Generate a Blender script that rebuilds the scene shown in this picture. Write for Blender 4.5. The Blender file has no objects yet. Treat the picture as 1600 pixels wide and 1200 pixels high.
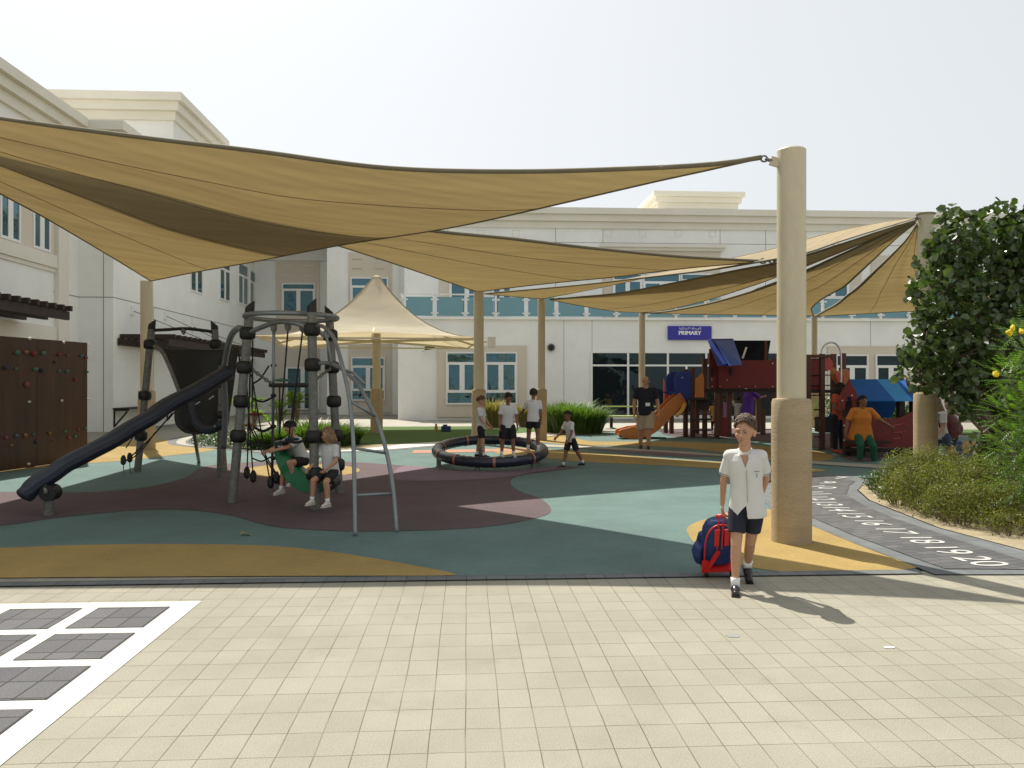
import bpy, bmesh, math, random
import numpy as np
from mathutils import Vector, Matrix
random.seed(7)
rnd = random.random
C = bpy.context.scene.collection
SC = bpy.context.scene
R = math.radians

# ---------------------------------------------------------------- camera, sky, sun, exposure
FPX = 1244.0; CAMH = 1.6; TH = math.atan(70/FPX)
cd = bpy.data.cameras.new('camera'); cam = bpy.data.objects.new('camera', cd); C.objects.link(cam)
cam.location = (0, 0, CAMH); cam.rotation_euler = (R(90), 0, -TH)
cd.sensor_width = 36; cd.lens = 28; cd.clip_start = .05; cd.clip_end = 3000
SC.camera = cam
SUN_EL = 56.0
_sx, _sy = -.48, .88                    # towards the sun, in camera axes (right, ahead)
cS, sS = math.cos(TH), math.sin(TH)
SX, SY = _sx*cS + _sy*sS, -_sx*sS + _sy*cS
SUN_AZ = math.atan2(SX, SY)            # clockwise from +Y
w = bpy.data.worlds.new('World'); SC.world = w; w.use_nodes = True
nt = w.node_tree; bg = nt.nodes['Background']
sky = nt.nodes.new('ShaderNodeTexSky'); sky.sky_type = 'NISHITA'; sky.sun_disc = False
sky.sun_elevation = R(SUN_EL); sky.sun_rotation = SUN_AZ
sky.air_density = 1.0; sky.dust_density = 3.5; sky.ozone_density = 1.0
hs = nt.nodes.new('ShaderNodeHueSaturation'); hs.inputs['Saturation'].default_value = .3
nt.links.new(sky.outputs[0], hs.inputs['Color']); hz = nt.nodes.new('ShaderNodeMixRGB'); hz.inputs[0].default_value = .68; hz.inputs[2].default_value = (4.55, 4.75, 4.85, 1)   # even desert haze
nt.links.new(hs.outputs[0], hz.inputs[1]); nt.links.new(hz.outputs[0], bg.inputs['Color'])
bg.inputs['Strength'].default_value = .122
sl = bpy.data.lights.new('sun', 'SUN'); sl.energy = 4.5; sl.angle = R(.6); sl.color = (1, .94, .84)
so = bpy.data.objects.new('sun', sl); C.objects.link(so)
sd = Vector((SX*math.cos(R(SUN_EL)), SY*math.cos(R(SUN_EL)), math.sin(R(SUN_EL))))
so.rotation_euler = sd.to_track_quat('Z', 'Y').to_euler(); so.location = (-8, 20, 30)
SC.view_settings.view_transform = 'Standard'; SC.view_settings.look = 'None'
SC.view_settings.exposure = 0.52; SC.view_settings.gamma = 1.0
SC.render.engine = 'CYCLES'
SC.cycles.max_bounces = 6

# ---------------------------------------------------------------- pixel -> place
def W(px, py, d):
    u = (px-800)/FPX; v = (600-py)/FPX
    return Vector((d*(sS+u*cS), d*(cS-u*sS), CAMH+v*d))
def Gd(py): return CAMH*FPX/(py-600)
def G(px, py, z=0.0):
    p = W(px, py, (CAMH)*FPX/(py-600)); p.z = z; return p
def WY(px, py, Y):
    u = (px-800)/FPX; return W(px, py, Y/(cS-u*sS))
def WX(px, py, X):
    u = (px-800)/FPX; return W(px, py, X/(sS+u*cS))

# ---------------------------------------------------------------- materials
def hexc(r, g, b): return (r, g, b, 1)
def mat(name, col, rough=.6, metal=0.0, var=.12, scale=6, bump=.0, bscale=60, col2=None, spec=.5, stretch=None, coat=0, sss=0, speck=0, sscale=190, patch=0):
    m = bpy.data.materials.new(name); m.use_nodes = True; t = m.node_tree; b = t.nodes['Principled BSDF']
    b.inputs['Roughness'].default_value = rough; b.inputs['Metallic'].default_value = metal
    b.inputs['Specular IOR Level'].default_value = spec
    if coat: b.inputs['Coat Weight'].default_value = coat
    if sss:
        b.inputs['Subsurface Weight'].default_value = sss; b.inputs['Subsurface Radius'].default_value = (.012, .005, .003); b.inputs['Subsurface Scale'].default_value = 1
    tc = t.nodes.new('ShaderNodeTexCoord'); mp = t.nodes.new('ShaderNodeMapping')
    t.links.new(tc.outputs['Object'], mp.inputs['Vector'])
    if stretch: mp.inputs['Scale'].default_value = stretch
    n = t.nodes.new('ShaderNodeTexNoise'); n.inputs['Scale'].default_value = scale; n.inputs['Detail'].default_value = 6
    n.inputs['Roughness'].default_value = .65
    t.links.new(mp.outputs[0], n.inputs['Vector'])
    r = t.nodes.new('ShaderNodeValToRGB'); r.color_ramp.elements[0].position = .3; r.color_ramp.elements[1].position = .7
    c2 = col2 or tuple(min(1, c*(1+var)) for c in col[:3])
    c1 = col if col2 else tuple(c*(1-var) for c in col[:3])
    r.color_ramp.elements[0].color = (*c1[:3], 1); r.color_ramp.elements[1].color = (*c2[:3], 1)
    t.links.new(n.outputs['Fac'], r.inputs[0]); last = r.outputs[0]
    for v_, sc_, dt_ in ((speck, sscale, 3), (patch, .45, 9)):
        if v_:
            n3 = t.nodes.new('ShaderNodeTexNoise'); n3.inputs['Scale'].default_value = sc_; n3.inputs['Detail'].default_value = dt_; n3.inputs['Roughness'].default_value = .75
            t.links.new(mp.outputs[0], n3.inputs['Vector']); mr = t.nodes.new('ShaderNodeMapRange'); mr.inputs[1].default_value = .36; mr.inputs[2].default_value = .64; mr.inputs[3].default_value = 1-v_; mr.inputs[4].default_value = 1+v_
            t.links.new(n3.outputs['Fac'], mr.inputs[0]); vm = t.nodes.new('ShaderNodeVectorMath'); vm.operation = 'SCALE'; t.links.new(last, vm.inputs[0]); t.links.new(mr.outputs[0], vm.inputs['Scale']); last = vm.outputs[0]
    t.links.new(last, b.inputs['Base Color'])
    if bump:
        n2 = t.nodes.new('ShaderNodeTexNoise'); n2.inputs['Scale'].default_value = bscale; n2.inputs['Detail'].default_value = 4
        t.links.new(mp.outputs[0], n2.inputs['Vector'])
        bp = t.nodes.new('ShaderNodeBump'); bp.inputs['Strength'].default_value = bump; bp.inputs['Distance'].default_value = .01
        t.links.new(n2.outputs['Fac'], bp.inputs['Height']); t.links.new(bp.outputs[0], b.inputs['Normal'])
    return m
def leafmat(name, c1, c2, trans=.35, rough=.45, scale=3, spec=.5):
    m = mat(name, c1, rough, col2=c2, scale=scale, spec=spec); t = m.node_tree; b = t.nodes['Principled BSDF']
    tr = t.nodes.new('ShaderNodeBsdfTranslucent'); mx = t.nodes.new('ShaderNodeMixShader'); mx.inputs[0].default_value = trans
    ramp = [n for n in t.nodes if n.type == 'VALTORGB'][0]
    g = t.nodes.new('ShaderNodeMixRGB'); g.blend_type = 'MULTIPLY'; g.inputs[0].default_value = 1; g.inputs[2].default_value = (1.6, 1.9, .7, 1)
    t.links.new(ramp.outputs[0], g.inputs[1]); t.links.new(g.outputs[0], tr.inputs[0])
    out = [n for n in t.nodes if n.type == 'OUTPUT_MATERIAL'][0]
    t.links.new(b.outputs[0], mx.inputs[1]); t.links.new(tr.outputs[0], mx.inputs[2]); t.links.new(mx.outputs[0], out.inputs[0])
    return m
def clothmat(name, col, tcol, fac=.5, bst=.35):
    m = bpy.data.materials.new(name); m.use_nodes = True; t = m.node_tree; t.nodes.clear()
    out = t.nodes.new('ShaderNodeOutputMaterial'); d = t.nodes.new('ShaderNodeBsdfDiffuse'); tr = t.nodes.new('ShaderNodeBsdfTranslucent')
    mx = t.nodes.new('ShaderNodeMixShader'); mx.inputs[0].default_value = fac
    tc = t.nodes.new('ShaderNodeTexCoord'); n = t.nodes.new('ShaderNodeTexNoise'); n.inputs['Scale'].default_value = 1.2; n.inputs['Detail'].default_value = 7
    mp = t.nodes.new('ShaderNodeMapping'); mp.inputs['Scale'].default_value = (.35, 2.2, 1); mp.inputs['Rotation'].default_value = (0, 0, R(20))
    t.links.new(tc.outputs['Object'], mp.inputs[0]); t.links.new(mp.outputs[0], n.inputs['Vector'])
    for node, cc in ((d, col), (tr, tcol)):
        r = t.nodes.new('ShaderNodeValToRGB'); r.color_ramp.elements[0].position = .3; r.color_ramp.elements[1].position = .72
        r.color_ramp.elements[0].color = (*[c*.88 for c in cc], 1); r.color_ramp.elements[1].color = (*[c*1.1 for c in cc], 1)
        t.links.new(n.outputs['Fac'], r.inputs[0]); t.links.new(r.outputs[0], node.inputs[0])
    wv = t.nodes.new('ShaderNodeTexWave'); wv.inputs['Scale'].default_value = 1.1; wv.inputs['Distortion'].default_value = 3; wv.inputs['Detail'].default_value = 3
    t.links.new(mp.outputs[0], wv.inputs['Vector'])
    bp = t.nodes.new('ShaderNodeBump'); bp.inputs['Strength'].default_value = bst; bp.inputs['Distance'].default_value = .03
    t.links.new(wv.outputs['Fac'], bp.inputs['Height']); t.links.new(bp.outputs[0], d.inputs['Normal']); t.links.new(bp.outputs[0], tr.inputs['Normal'])
    t.links.new(d.outputs[0], mx.inputs[1]); t.links.new(tr.outputs[0], mx.inputs[2]); t.links.new(mx.outputs[0], out.inputs[0])
    return m
def brickmat(name, c1, c2, mortar, bw, rh, ms, off=0.0, loc=(0, 0, 0), rough=.85, rotz=0, var=.15, speck=.12, stain=0, jmix=None):
    m = bpy.data.materials.new(name); m.use_nodes = True; t = m.node_tree; b = t.nodes['Principled BSDF']
    b.inputs['Roughness'].default_value = rough; b.inputs['Specular IOR Level'].default_value = .3
    tc = t.nodes.new('ShaderNodeTexCoord'); mp = t.nodes.new('ShaderNodeMapping'); mp.inputs['Location'].default_value = loc
    mp.inputs['Rotation'].default_value = (0, 0, rotz)
    # slightly wavy joints: hand-laid rows
    nd = t.nodes.new('ShaderNodeTexNoise'); nd.inputs['Scale'].default_value = 1.3; nd.inputs['Detail'].default_value = 3
    t.links.new(tc.outputs['Object'], nd.inputs['Vector'])
    vm = t.nodes.new('ShaderNodeVectorMath'); vm.operation = 'MULTIPLY_ADD'; vm.inputs[1].default_value = (.014, .012, 0); 
    t.links.new(nd.outputs['Color'], vm.inputs[0]); t.links.new(tc.outputs['Object'], vm.inputs[2]); t.links.new(vm.outputs[0], mp.inputs[0])
    br = t.nodes.new('ShaderNodeTexBrick'); br.offset = off; br.inputs['Scale'].default_value = 1
    br.inputs['Brick Width'].default_value = bw; br.inputs['Row Height'].default_value = rh; br.inputs['Mortar Size'].default_value = ms
    br.inputs['Mortar Smooth'].default_value = .3; br.inputs['Bias'].default_value = 0
    br.inputs['Color1'].default_value = (*c1, 1); br.inputs['Color2'].default_value = (*c2, 1); br.inputs['Mortar'].default_value = (*mortar, 1)
    t.links.new(mp.outputs[0], br.inputs['Vector'])
    n1 = t.nodes.new('ShaderNodeTexNoise'); n1.inputs['Scale'].default_value = .9; n1.inputs['Detail'].default_value = 8; n1.inputs['Roughness'].default_value = .7
    n2 = t.nodes.new('ShaderNodeTexNoise'); n2.inputs['Scale'].default_value = 130; n2.inputs['Detail'].default_value = 2
    for n in (n1, n2): t.links.new(tc.outputs['Object'], n.inputs['Vector'])
    last = br.outputs['Color']
    if jmix:                                        # joints partly filled with pale sand
        nj = t.nodes.new('ShaderNodeTexNoise'); nj.inputs['Scale'].default_value = 2.2; nj.inputs['Detail'].default_value = 5; t.links.new(tc.outputs['Object'], nj.inputs['Vector'])
        rj = t.nodes.new('ShaderNodeValToRGB'); rj.color_ramp.elements[0].position = .42; rj.color_ramp.elements[1].position = .62; rj.color_ramp.elements[0].color = (*mortar, 1); rj.color_ramp.elements[1].color = (*jmix, 1)
        t.links.new(nj.outputs['Fac'], rj.inputs[0]); t.links.new(rj.outputs[0], br.inputs['Mortar'])
    if stain:                                       # scattered darker spots and a few scuffs
        for sc_, lo, hi, k_ in ((1.7, .60, .72, stain), (14, .66, .74, stain*1.1), (.28, .55, .75, stain*.8)):
            ns = t.nodes.new('ShaderNodeTexNoise'); ns.inputs['Scale'].default_value = sc_; ns.inputs['Detail'].default_value = 9; ns.inputs['Roughness'].default_value = .6; t.links.new(tc.outputs['Object'], ns.inputs['Vector'])
            ms_ = t.nodes.new('ShaderNodeMapRange'); ms_.inputs[1].default_value = lo; ms_.inputs[2].default_value = hi; ms_.inputs[3].default_value = 1; ms_.inputs[4].default_value = 1-k_
            t.links.new(ns.outputs['Fac'], ms_.inputs[0]); vs_ = t.nodes.new('ShaderNodeVectorMath'); vs_.operation = 'SCALE'; t.links.new(last, vs_.inputs[0]); t.links.new(ms_.outputs[0], vs_.inputs['Scale']); last = vs_.outputs[0]
    for n, v in ((n1, var), (n2, speck)):
        mr = t.nodes.new('ShaderNodeMapRange'); mr.inputs[1].default_value = .3; mr.inputs[2].default_value = .7; mr.inputs[3].default_value = 1-v; mr.inputs[4].default_value = 1+v
        t.links.new(n.outputs['Fac'], mr.inputs[0])
        mx = t.nodes.new('ShaderNodeVectorMath'); mx.operation = 'SCALE'; t.links.new(last, mx.inputs[0]); t.links.new(mr.outputs[0], mx.inputs['Scale']); last = mx.outputs[0]
    t.links.new(last, b.inputs['Base Color'])
    bp = t.nodes.new('ShaderNodeBump'); bp.inputs['Strength'].default_value = .6; bp.inputs['Distance'].default_value = .006; bp.invert = True
    t.links.new(br.outputs['Fac'], bp.inputs['Height']); t.links.new(bp.outputs[0], b.inputs['Normal'])
    return m

M = {}
M['wall'] = mat('white_render', (.81, .81, .765), .85, var=.04, scale=.35, patch=.05, bump=.15, bscale=40)
M['beige'] = mat('beige_render', (.62, .555, .455), .85, var=.05, scale=.5, bump=.15, bscale=40)
M['cream'] = mat('cream_cornice', (.72, .685, .59), .8, var=.05, scale=.5)
M['frame'] = mat('white_window_frame', (.78, .78, .75), .4, var=.03)
M['groove'] = mat('dark_joint', (.25, .25, .23), .9)
M['rail'] = mat('white_rail', (.75, .75, .72), .4)
M['column'] = mat('cream_painted_steel', (.54, .475, .33), .45, var=.06, scale=2.5, speck=.05, sscale=9, stretch=(1, 1, .25), bump=.03, bscale=200)
M['sleeve'] = mat('tan_padded_sleeve', (.40, .31, .19), .85, var=.10, scale=3, speck=.12, sscale=60, bump=.9, bscale=45, stretch=(.5, .5, 3))
M['steel'] = mat('galvanised_steel', (.17, .17, .155), .6, .3, var=.25, scale=14, speck=.3, sscale=60, bump=.1, bscale=50)
M['pipe'] = mat('bent_steel_pipe', (.22, .24, .25), .42, .5, var=.15, scale=8)
M['black'] = mat('black_rubber', (.008, .008, .008), .55, var=.3, scale=10)
M['rope'] = mat('dark_rope', (.02, .018, .018), .8)
M['slide'] = mat('dark_blue_plastic', (.020, .026, .042), .5, var=.12, scale=2, bump=.05, bscale=50)
M['chute'] = mat('black_sheet', (.014, .017, .020), .6, var=.3, scale=3)
M['green'] = mat('green_plastic', (.006, .13, .045), .42, var=.15, scale=3)
M['red'] = mat('red_panel', (.17, .012, .010), .55, var=.12, scale=2)
M['redl'] = mat('light_red_panel', (.55, .07, .06), .45, var=.1)
M['blue'] = mat('blue_panel', (.015, .04, .28), .6, var=.1, scale=2)
M['lblue'] = mat('light_blue_panel', (.05, .26, .55), .75, spec=.2, var=.06)
M['mblue'] = mat('mid_blue_panel', (.015, .10, .34), .75, spec=.2, var=.1)
M['orange'] = mat('orange_plastic', (.50, .17, .035), .5, var=.1, scale=2)
M['yellowp'] = mat('yellow_panel', (.65, .36, .08), .45)
M['wood'] = mat('red_brown_timber', (.10, .035, .018), .6, var=.3, scale=3, stretch=(8, 8, .8))
M['dwood'] = mat('dark_stained_timber', (.030, .018, .013), .7, var=.3, scale=4)
M['ply'] = mat('brown_faced_plywood', (.062, .021, .007), .42, var=.35, scale=1.6, stretch=(1, 4, .5))
M['tealr'] = mat('teal_rubber', (.100, .166, .156), .9, var=.10, scale=1.1, speck=.38, patch=.13, bump=.7, bscale=160)
M['purpler'] = mat('purple_rubber', (.092, .062, .070), .9, var=.13, scale=1.1, speck=.4, patch=.14, bump=.7, bscale=160)
M['lilacr'] = mat('lilac_rubber', (.155, .105, .14), .9, var=.10, scale=1.2, speck=.38, patch=.12, bump=.7, bscale=160)
M['yellowr'] = mat('yellow_rubber', (.31, .215, .066), .9, var=.10, scale=1.4, speck=.32, patch=.12, bump=.7, bscale=160)
M['orangr'] = mat('salmon_rubber', (.38, .20, .13), .9, var=.08, scale=3)
M['white_paint'] = mat('white_road_paint', (.50, .50, .47), .7, var=.05, scale=5, bump=.15, bscale=120)
M['darkpv'] = brickmat('dark_square_pavers', (.085, .085, .092), (.115, .115, .122), (.035, .035, .035), .163, .234, .006, loc=(0, .04, 0), speck=.35)
M['pave'] = brickmat('sand_pavers', (.258, .244, .192), (.282, .268, .212), (.115, .104, .076), .163, .234, .0028, loc=(0, .04, 0), var=.12, speck=.16, stain=.13, jmix=(.20, .188, .146))
M['kerb'] = brickmat('grey_edging', (.12, .13, .135), (.15, .16, .16), (.08, .08, .08), .163, .30, .004)
M['path'] = brickmat('charcoal_pavers', (.075, .075, .08), (.115, .115, .115), (.04, .04, .04), .22, .11, .005, off=.5, rotz=R(-15), speck=.25)
M['sand'] = mat('dry_sand', (.29, .24, .15), .95, var=.2, scale=5, bump=.6, bscale=60)
M['gravelp'] = mat('pale_concrete_path', (.34, .32, .27), .9, var=.14, scale=2, bump=.3, bscale=80)
M['lawn'] = mat('turf', (.055, .115, .018), .95, var=.35, scale=20, bump=1, bscale=300)
M['skin'] = mat('tan_skin', (.46, .25, .15), .5, var=.06, scale=10, sss=.15)
M['skinb'] = mat('brown_skin', (.23, .105, .055), .5, var=.08, scale=10, sss=.1)
M['shirt'] = mat('white_cotton', (.60, .59, .565), .85, var=.03, scale=8, bump=.25, bscale=18)
M['navy'] = mat('navy_cloth', (.010, .012, .024), .85, var=.2)
M['blackc'] = mat('black_cloth', (.010, .010, .012), .85, var=.2)
M['khaki'] = mat('khaki_cloth', (.42, .34, .24), .85, var=.06, bump=.2, bscale=15)
M['coral'] = mat('coral_cloth', (.52, .09, .05), .85)
M['orangec'] = mat('orange_cloth', (.55, .18, .02), .85, bump=.3, bscale=10)
M['greenc'] = mat('green_cloth', (.008, .085, .04), .85)
M['purplec'] = mat('violet_cloth', (.12, .04, .40), .85, bump=.2, bscale=10)
M['pinkc'] = mat('pink_cloth', (.48, .25, .50), .85)
M['denim'] = mat('denim_cloth', (.05, .08, .16), .85)
M['sock'] = mat('white_sock', (.75, .75, .73), .9)
M['shoeb'] = mat('black_leather', (.012, .012, .013), .25, var=.2)
M['shoew'] = mat('pale_trainers', (.58, .54, .46), .6)
M['hairb'] = mat('black_hair', (.012, .009, .008), .55, var=.4, scale=40, stretch=(4, 4, 1))
M['hairbr'] = mat('brown_hair', (.095, .055, .030), .55, var=.45, scale=60)
M['hairg'] = mat('ginger_brown_hair', (.12, .055, .028), .55, var=.4, scale=40)
M['hairy'] = mat('dark_blond_hair', (.26, .16, .08), .55, var=.4, scale=40)
M['eyew'] = mat('eye_white', (.38, .34, .30), .3, var=.02)
M['iris'] = mat('dark_iris', (.02, .012, .008), .2)
M['lip'] = mat('lip', (.42, .16, .12), .5)
M['brow'] = mat('eyebrow', (.05, .03, .018), .7)
M['bagb'] = mat('navy_bag_cloth', (.012, .035, .13), .6, var=.15, bump=.2, bscale=60)
M['bagr'] = mat('red_bag_trim', (.60, .02, .02), .4)
M['bagp'] = mat('patterned_bag_cloth', (.03, .015, .02), .6, col2=(.22, .04, .05), scale=25)
M['label'] = mat('white_card', (.8, .8, .8), .5)
M['signb'] = mat('royal_blue_sign', (.025, .02, .30), .35, var=.06)
M['silver'] = mat('silver_metal', (.6, .6, .6), .3, .8)
M['straw'] = leafmat('dry_grass_blades', (.20, .16, .06), (.27, .21, .09), .3, scale=8)
M['grass'] = leafmat('green_grass_blades', (.045, .095, .016), (.12, .18, .04), .35, scale=4)
M['leafbig'] = leafmat('broad_glossy_leaves', (.028, .052, .015), (.095, .13, .045), .22, .30, scale=8)
M['leafshrub'] = leafmat('olive_shrub_leaves', (.075, .095, .018), (.18, .175, .042), .35, scale=9, spec=.12)
M['leafdark'] = leafmat('dark_shrub_leaves', (.03, .065, .015), (.06, .11, .03), .25, scale=6)
M['leaflime'] = leafmat('lime_feathery_leaves', (.06, .13, .015), (.15, .24, .035), .4, scale=6)
M['leafpl'] = leafmat('frangipani_leaves', (.08, .16, .03), (.20, .30, .07), .35, scale=5)
M['flower'] = mat('yellow_petals', (.80, .58, .02), .6)
M['bark'] = mat('grey_bark', (.16, .12, .08), .9, var=.3, scale=12, bump=.6, bscale=30)
M['dryleaf'] = mat('dry_leaf', (.40, .25, .09), .7)
M['scrapes'] = mat('pale_stain', (.235, .235, .22), .8, var=.05)
M['limeslat'] = mat('pale_lime_slat', (.45, .55, .22), .5)
for nm, c in (('hgreen', (.06, .16, .11)), ('hteal', (.05, .14, .14)), ('hred', (.20, .025, .02)), ('horange', (.26, .13, .035)), ('hpink', (.22, .055, .07)), ('hblue', (.015, .03, .06)), ('hwhite', (.65, .62, .52))):
    M[nm] = mat('hold_'+nm[1:], c, .6)
M['sail'] = clothmat('sand_shade_cloth', (.52, .44, .30), (.205, .146, .056), .42)
M['umbc'] = clothmat('cream_canopy_cloth', (.66, .60, .47), (.58, .48, .30), .40, .06)
M['hem'] = mat('olive_webbing', (.17, .145, .095), .8)
M['seam'] = mat('brown_seam', (.20, .145, .08), .8)
def glassmat(name, tint, met=.75, rough=.03, dark=(.01, .02, .022)):
    m = bpy.data.materials.new(name); m.use_nodes = True; t = m.node_tree; b = t.nodes['Principled BSDF']
    b.inputs['Base Color'].default_value = (*tint, 1); b.inputs['Metallic'].default_value = met; b.inputs['Roughness'].default_value = rough
    tc = t.nodes.new('ShaderNodeTexCoord'); n = t.nodes.new('ShaderNodeTexNoise'); n.inputs['Scale'].default_value = 1.2
    bp = t.nodes.new('ShaderNodeBump'); bp.inputs['Strength'].default_value = .25; bp.inputs['Distance'].default_value = .05
    t.links.new(tc.outputs['Object'], n.inputs['Vector']); t.links.new(n.outputs['Fac'], bp.inputs['Height']); t.links.new(bp.outputs[0], b.inputs['Normal'])
    return m
M['glass'] = glassmat('tinted_window_glass', (.075, .15, .18))
M['glassd'] = glassmat('dark_window_glass', (.022, .035, .038), .6)
M['glassb'] = glassmat('teal_balcony_glass', (.15, .27, .29), .65)

# ---------------------------------------------------------------- mesh building
class MB:
    def __init__(s): s.v = []; s.f = []; s.m = []; s.cur = 0
    def add(s, vs, fs):
        o = len(s.v); s.v += [tuple(v) for v in vs]; s.f += [tuple(i+o for i in f) for f in fs]; s.m += [s.cur]*len(fs); return s
    def box(s, a, b):
        x0, x1 = sorted((a[0], b[0])); y0, y1 = sorted((a[1], b[1])); z0, z1 = sorted((a[2], b[2]))
        return s.add([(x0,y0,z0),(x1,y0,z0),(x1,y1,z0),(x0,y1,z0),(x0,y0,z1),(x1,y0,z1),(x1,y1,z1),(x0,y1,z1)],
                     [(0,3,2,1),(4,5,6,7),(0,1,5,4),(1,2,6,5),(2,3,7,6),(3,0,4,7)])
    def obox(s, c, size, mtx=None):
        c = Vector(c); hx, hy, hz = [q/2 for q in size]
        vs = [Vector(p) for p in [(-hx,-hy,-hz),(hx,-hy,-hz),(hx,hy,-hz),(-hx,hy,-hz),(-hx,-hy,hz),(hx,-hy,hz),(hx,hy,hz),(-hx,hy,hz)]]
        if mtx: vs = [mtx @ q for q in vs]
        return s.add([c+q for q in vs], [(0,3,2,1),(4,5,6,7),(0,1,5,4),(1,2,6,5),(2,3,7,6),(3,0,4,7)])
    def bar(s, p, q, wd, ht):
        p, q = Vector(p), Vector(q); d = q-p; L = d.length
        m = d.to_track_quat('X', 'Z').to_matrix()
        return s.obox((p+q)/2, (L, wd, ht), m)
    def tube(s, pts, r, n=10, cap=True, sx=1.0, closed=False):
        pts = [Vector(p) for p in pts]; k = len(pts)
        rs = r if isinstance(r, (list, tuple)) else [r]*k
        vs = []; fs = []; up = None
        for i, p in enumerate(pts):
            if closed: t = pts[(i+1) % k]-pts[i-1]
            else: t = pts[min(i+1, k-1)]-pts[max(i-1, 0)]
            t = t.normalized() if t.length > 1e-9 else Vector((0, 0, 1))
            if up is None:
                up = Vector((0, 0, 1)) if abs(t.z) < .9 else Vector((0, 1, 0))
            a = t.cross(up)
            if a.length < 1e-6: a = t.orthogonal()
            a.normalize(); b = a.cross(t).normalized(); up = b
            for j in range(n):
                an = 2*math.pi*j/n
                vs.append(p + a*math.cos(an)*rs[i]*sx + b*math.sin(an)*rs[i])
        rng = k if closed else k-1
        for i in range(rng):
            for j in range(n):
                i2 = (i+1) % k
                fs.append((i*n+j, i*n+(j+1) % n, i2*n+(j+1) % n, i2*n+j))
        if cap and not closed:
            fs.append(tuple(range(n))[::-1]); fs.append(tuple((k-1)*n+j for j in range(n)))
        return s.add(vs, fs)
    def caps(s, p, q, r1, r2, n=12, h=4):       # rounded tapered limb
        p, q = Vector(p), Vector(q); d = q-p
        d = d.normalized() if d.length > 1e-6 else Vector((0, 0, 1))
        pts = []; rs = []
        for i in range(h+1):
            a = math.pi/2*i/h; pts.append(p-d*r1*math.cos(a)); rs.append(max(r1*math.sin(a), r1*.02))
        for i in range(h+1):
            a = math.pi/2*(h-i)/h; pts.append(q+d*r2*math.cos(a)); rs.append(max(r2*math.sin(a), r2*.02))
        return s.tube(pts, rs, n)
    def ell(s, c, rad, mtx=None, n=14, k=9):
        c = Vector(c); vs = []; fs = []
        for i in range(k+1):
            ph = math.pi*i/k
            ph = min(max(ph, .02), math.pi-.02)
            for j in range(n):
                a = 2*math.pi*j/n
                q = Vector((rad[0]*math.sin(ph)*math.cos(a), rad[1]*math.sin(ph)*math.sin(a), rad[2]*math.cos(ph)))
                vs.append(c + (mtx @ q if mtx else q))
        for i in range(k):
            for j in range(n):
                fs.append((i*n+j, (i+1)*n+j, (i+1)*n+(j+1) % n, i*n+(j+1) % n))
        fs.append(tuple(range(n))); fs.append(tuple(k*n+j for j in range(n))[::-1])
        return s.add(vs, fs)
    def loft(s, rings):                             # rings: (centre, rx, ry[, mtx])
        n = 20; vs = []; fs = []
        for rg in rings:
            c, rx, ry = Vector(rg[0]), rg[1], rg[2]; mt = rg[3] if len(rg) > 3 else None
            for j in range(n):
                a = 2*math.pi*j/n; ca, sa = math.cos(a), math.sin(a); e = .85
                q = Vector((rx*math.copysign(abs(ca)**e, ca), ry*math.copysign(abs(sa)**e, sa), 0))
                vs.append(c + (mt @ q if mt else q))
        for i in range(len(rings)-1):
            for j in range(n): fs.append((i*n+j, i*n+(j+1) % n, (i+1)*n+(j+1) % n, (i+1)*n+j))
        fs.append(tuple(range(n))[::-1]); fs.append(tuple((len(rings)-1)*n+j for j in range(n)))
        return s.add(vs, fs)
    def lathe(s, c, prof, n=24):                    # prof (r, z)
        c = Vector(c); vs = []; fs = []
        for r, z in prof:
            for j in range(n):
                a = 2*math.pi*j/n; vs.append((c.x+r*math.cos(a), c.y+r*math.sin(a), c.z+z))
        for i in range(len(prof)-1):
            for j in range(n): fs.append((i*n+j, i*n+(j+1) % n, (i+1)*n+(j+1) % n, (i+1)*n+j))
        fs.append(tuple(range(n))[::-1]); fs.append(tuple((len(prof)-1)*n+j for j in range(n)))
        return s.add(vs, fs)
    def prism(s, poly, off):                        # polygon (3D pts) extruded by vector
        poly = [Vector(p) for p in poly]; off = Vector(off); k = len(poly)
        return s.add(poly+[p+off for p in poly], [tuple(range(k))[::-1], tuple(range(k, 2*k))] + [(i, (i+1) % k, k+(i+1) % k, k+i) for i in range(k)])
    def grid(s, rows):
        n = len(rows[0]); vs = [p for r in rows for p in r]; fs = []
        for i in range(len(rows)-1):
            for j in range(n-1): fs.append((i*n+j, i*n+j+1, (i+1)*n+j+1, (i+1)*n+j))
        return s.add(vs, fs)

ORG = {}
def link(name, mb, mats, parent=None, smooth=False, origin=None):
    """mesh in world coordinates -> one object; its origin is its parent's (or given) base"""
    me = bpy.data.meshes.new(name)
    if parent is not None: o0 = ORG[parent.name]
    elif origin is not None: o0 = Vector(origin)
    else: o0 = Vector((0, 0, 0))
    vs = [(v[0]-o0.x, v[1]-o0.y, v[2]-o0.z) for v in mb.v]
    me.from_pydata(vs, [], mb.f); 
    if not isinstance(mats, (list, tuple)): mats = [mats]
    for m in mats: me.materials.append(m if not isinstance(m, str) else M[m])
    if len(mats) > 1: me.polygons.foreach_set('material_index', mb.m)
    if smooth: me.polygons.foreach_set('use_smooth', [True]*len(me.polygons))
    me.update()
    o = bpy.data.objects.new(name, me); C.objects.link(o)
    if parent is not None: o.parent = parent; ORG[o.name] = ORG[parent.name]
    else: o.location = o0; ORG[o.name] = o0
    return o
def autosm(o, ang=35):
    me = o.data
    me.polygons.foreach_set('use_smooth', [True]*len(me.polygons))
    try: me.set_sharp_from_angle(angle=R(ang))
    except Exception: pass
    return o
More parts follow.
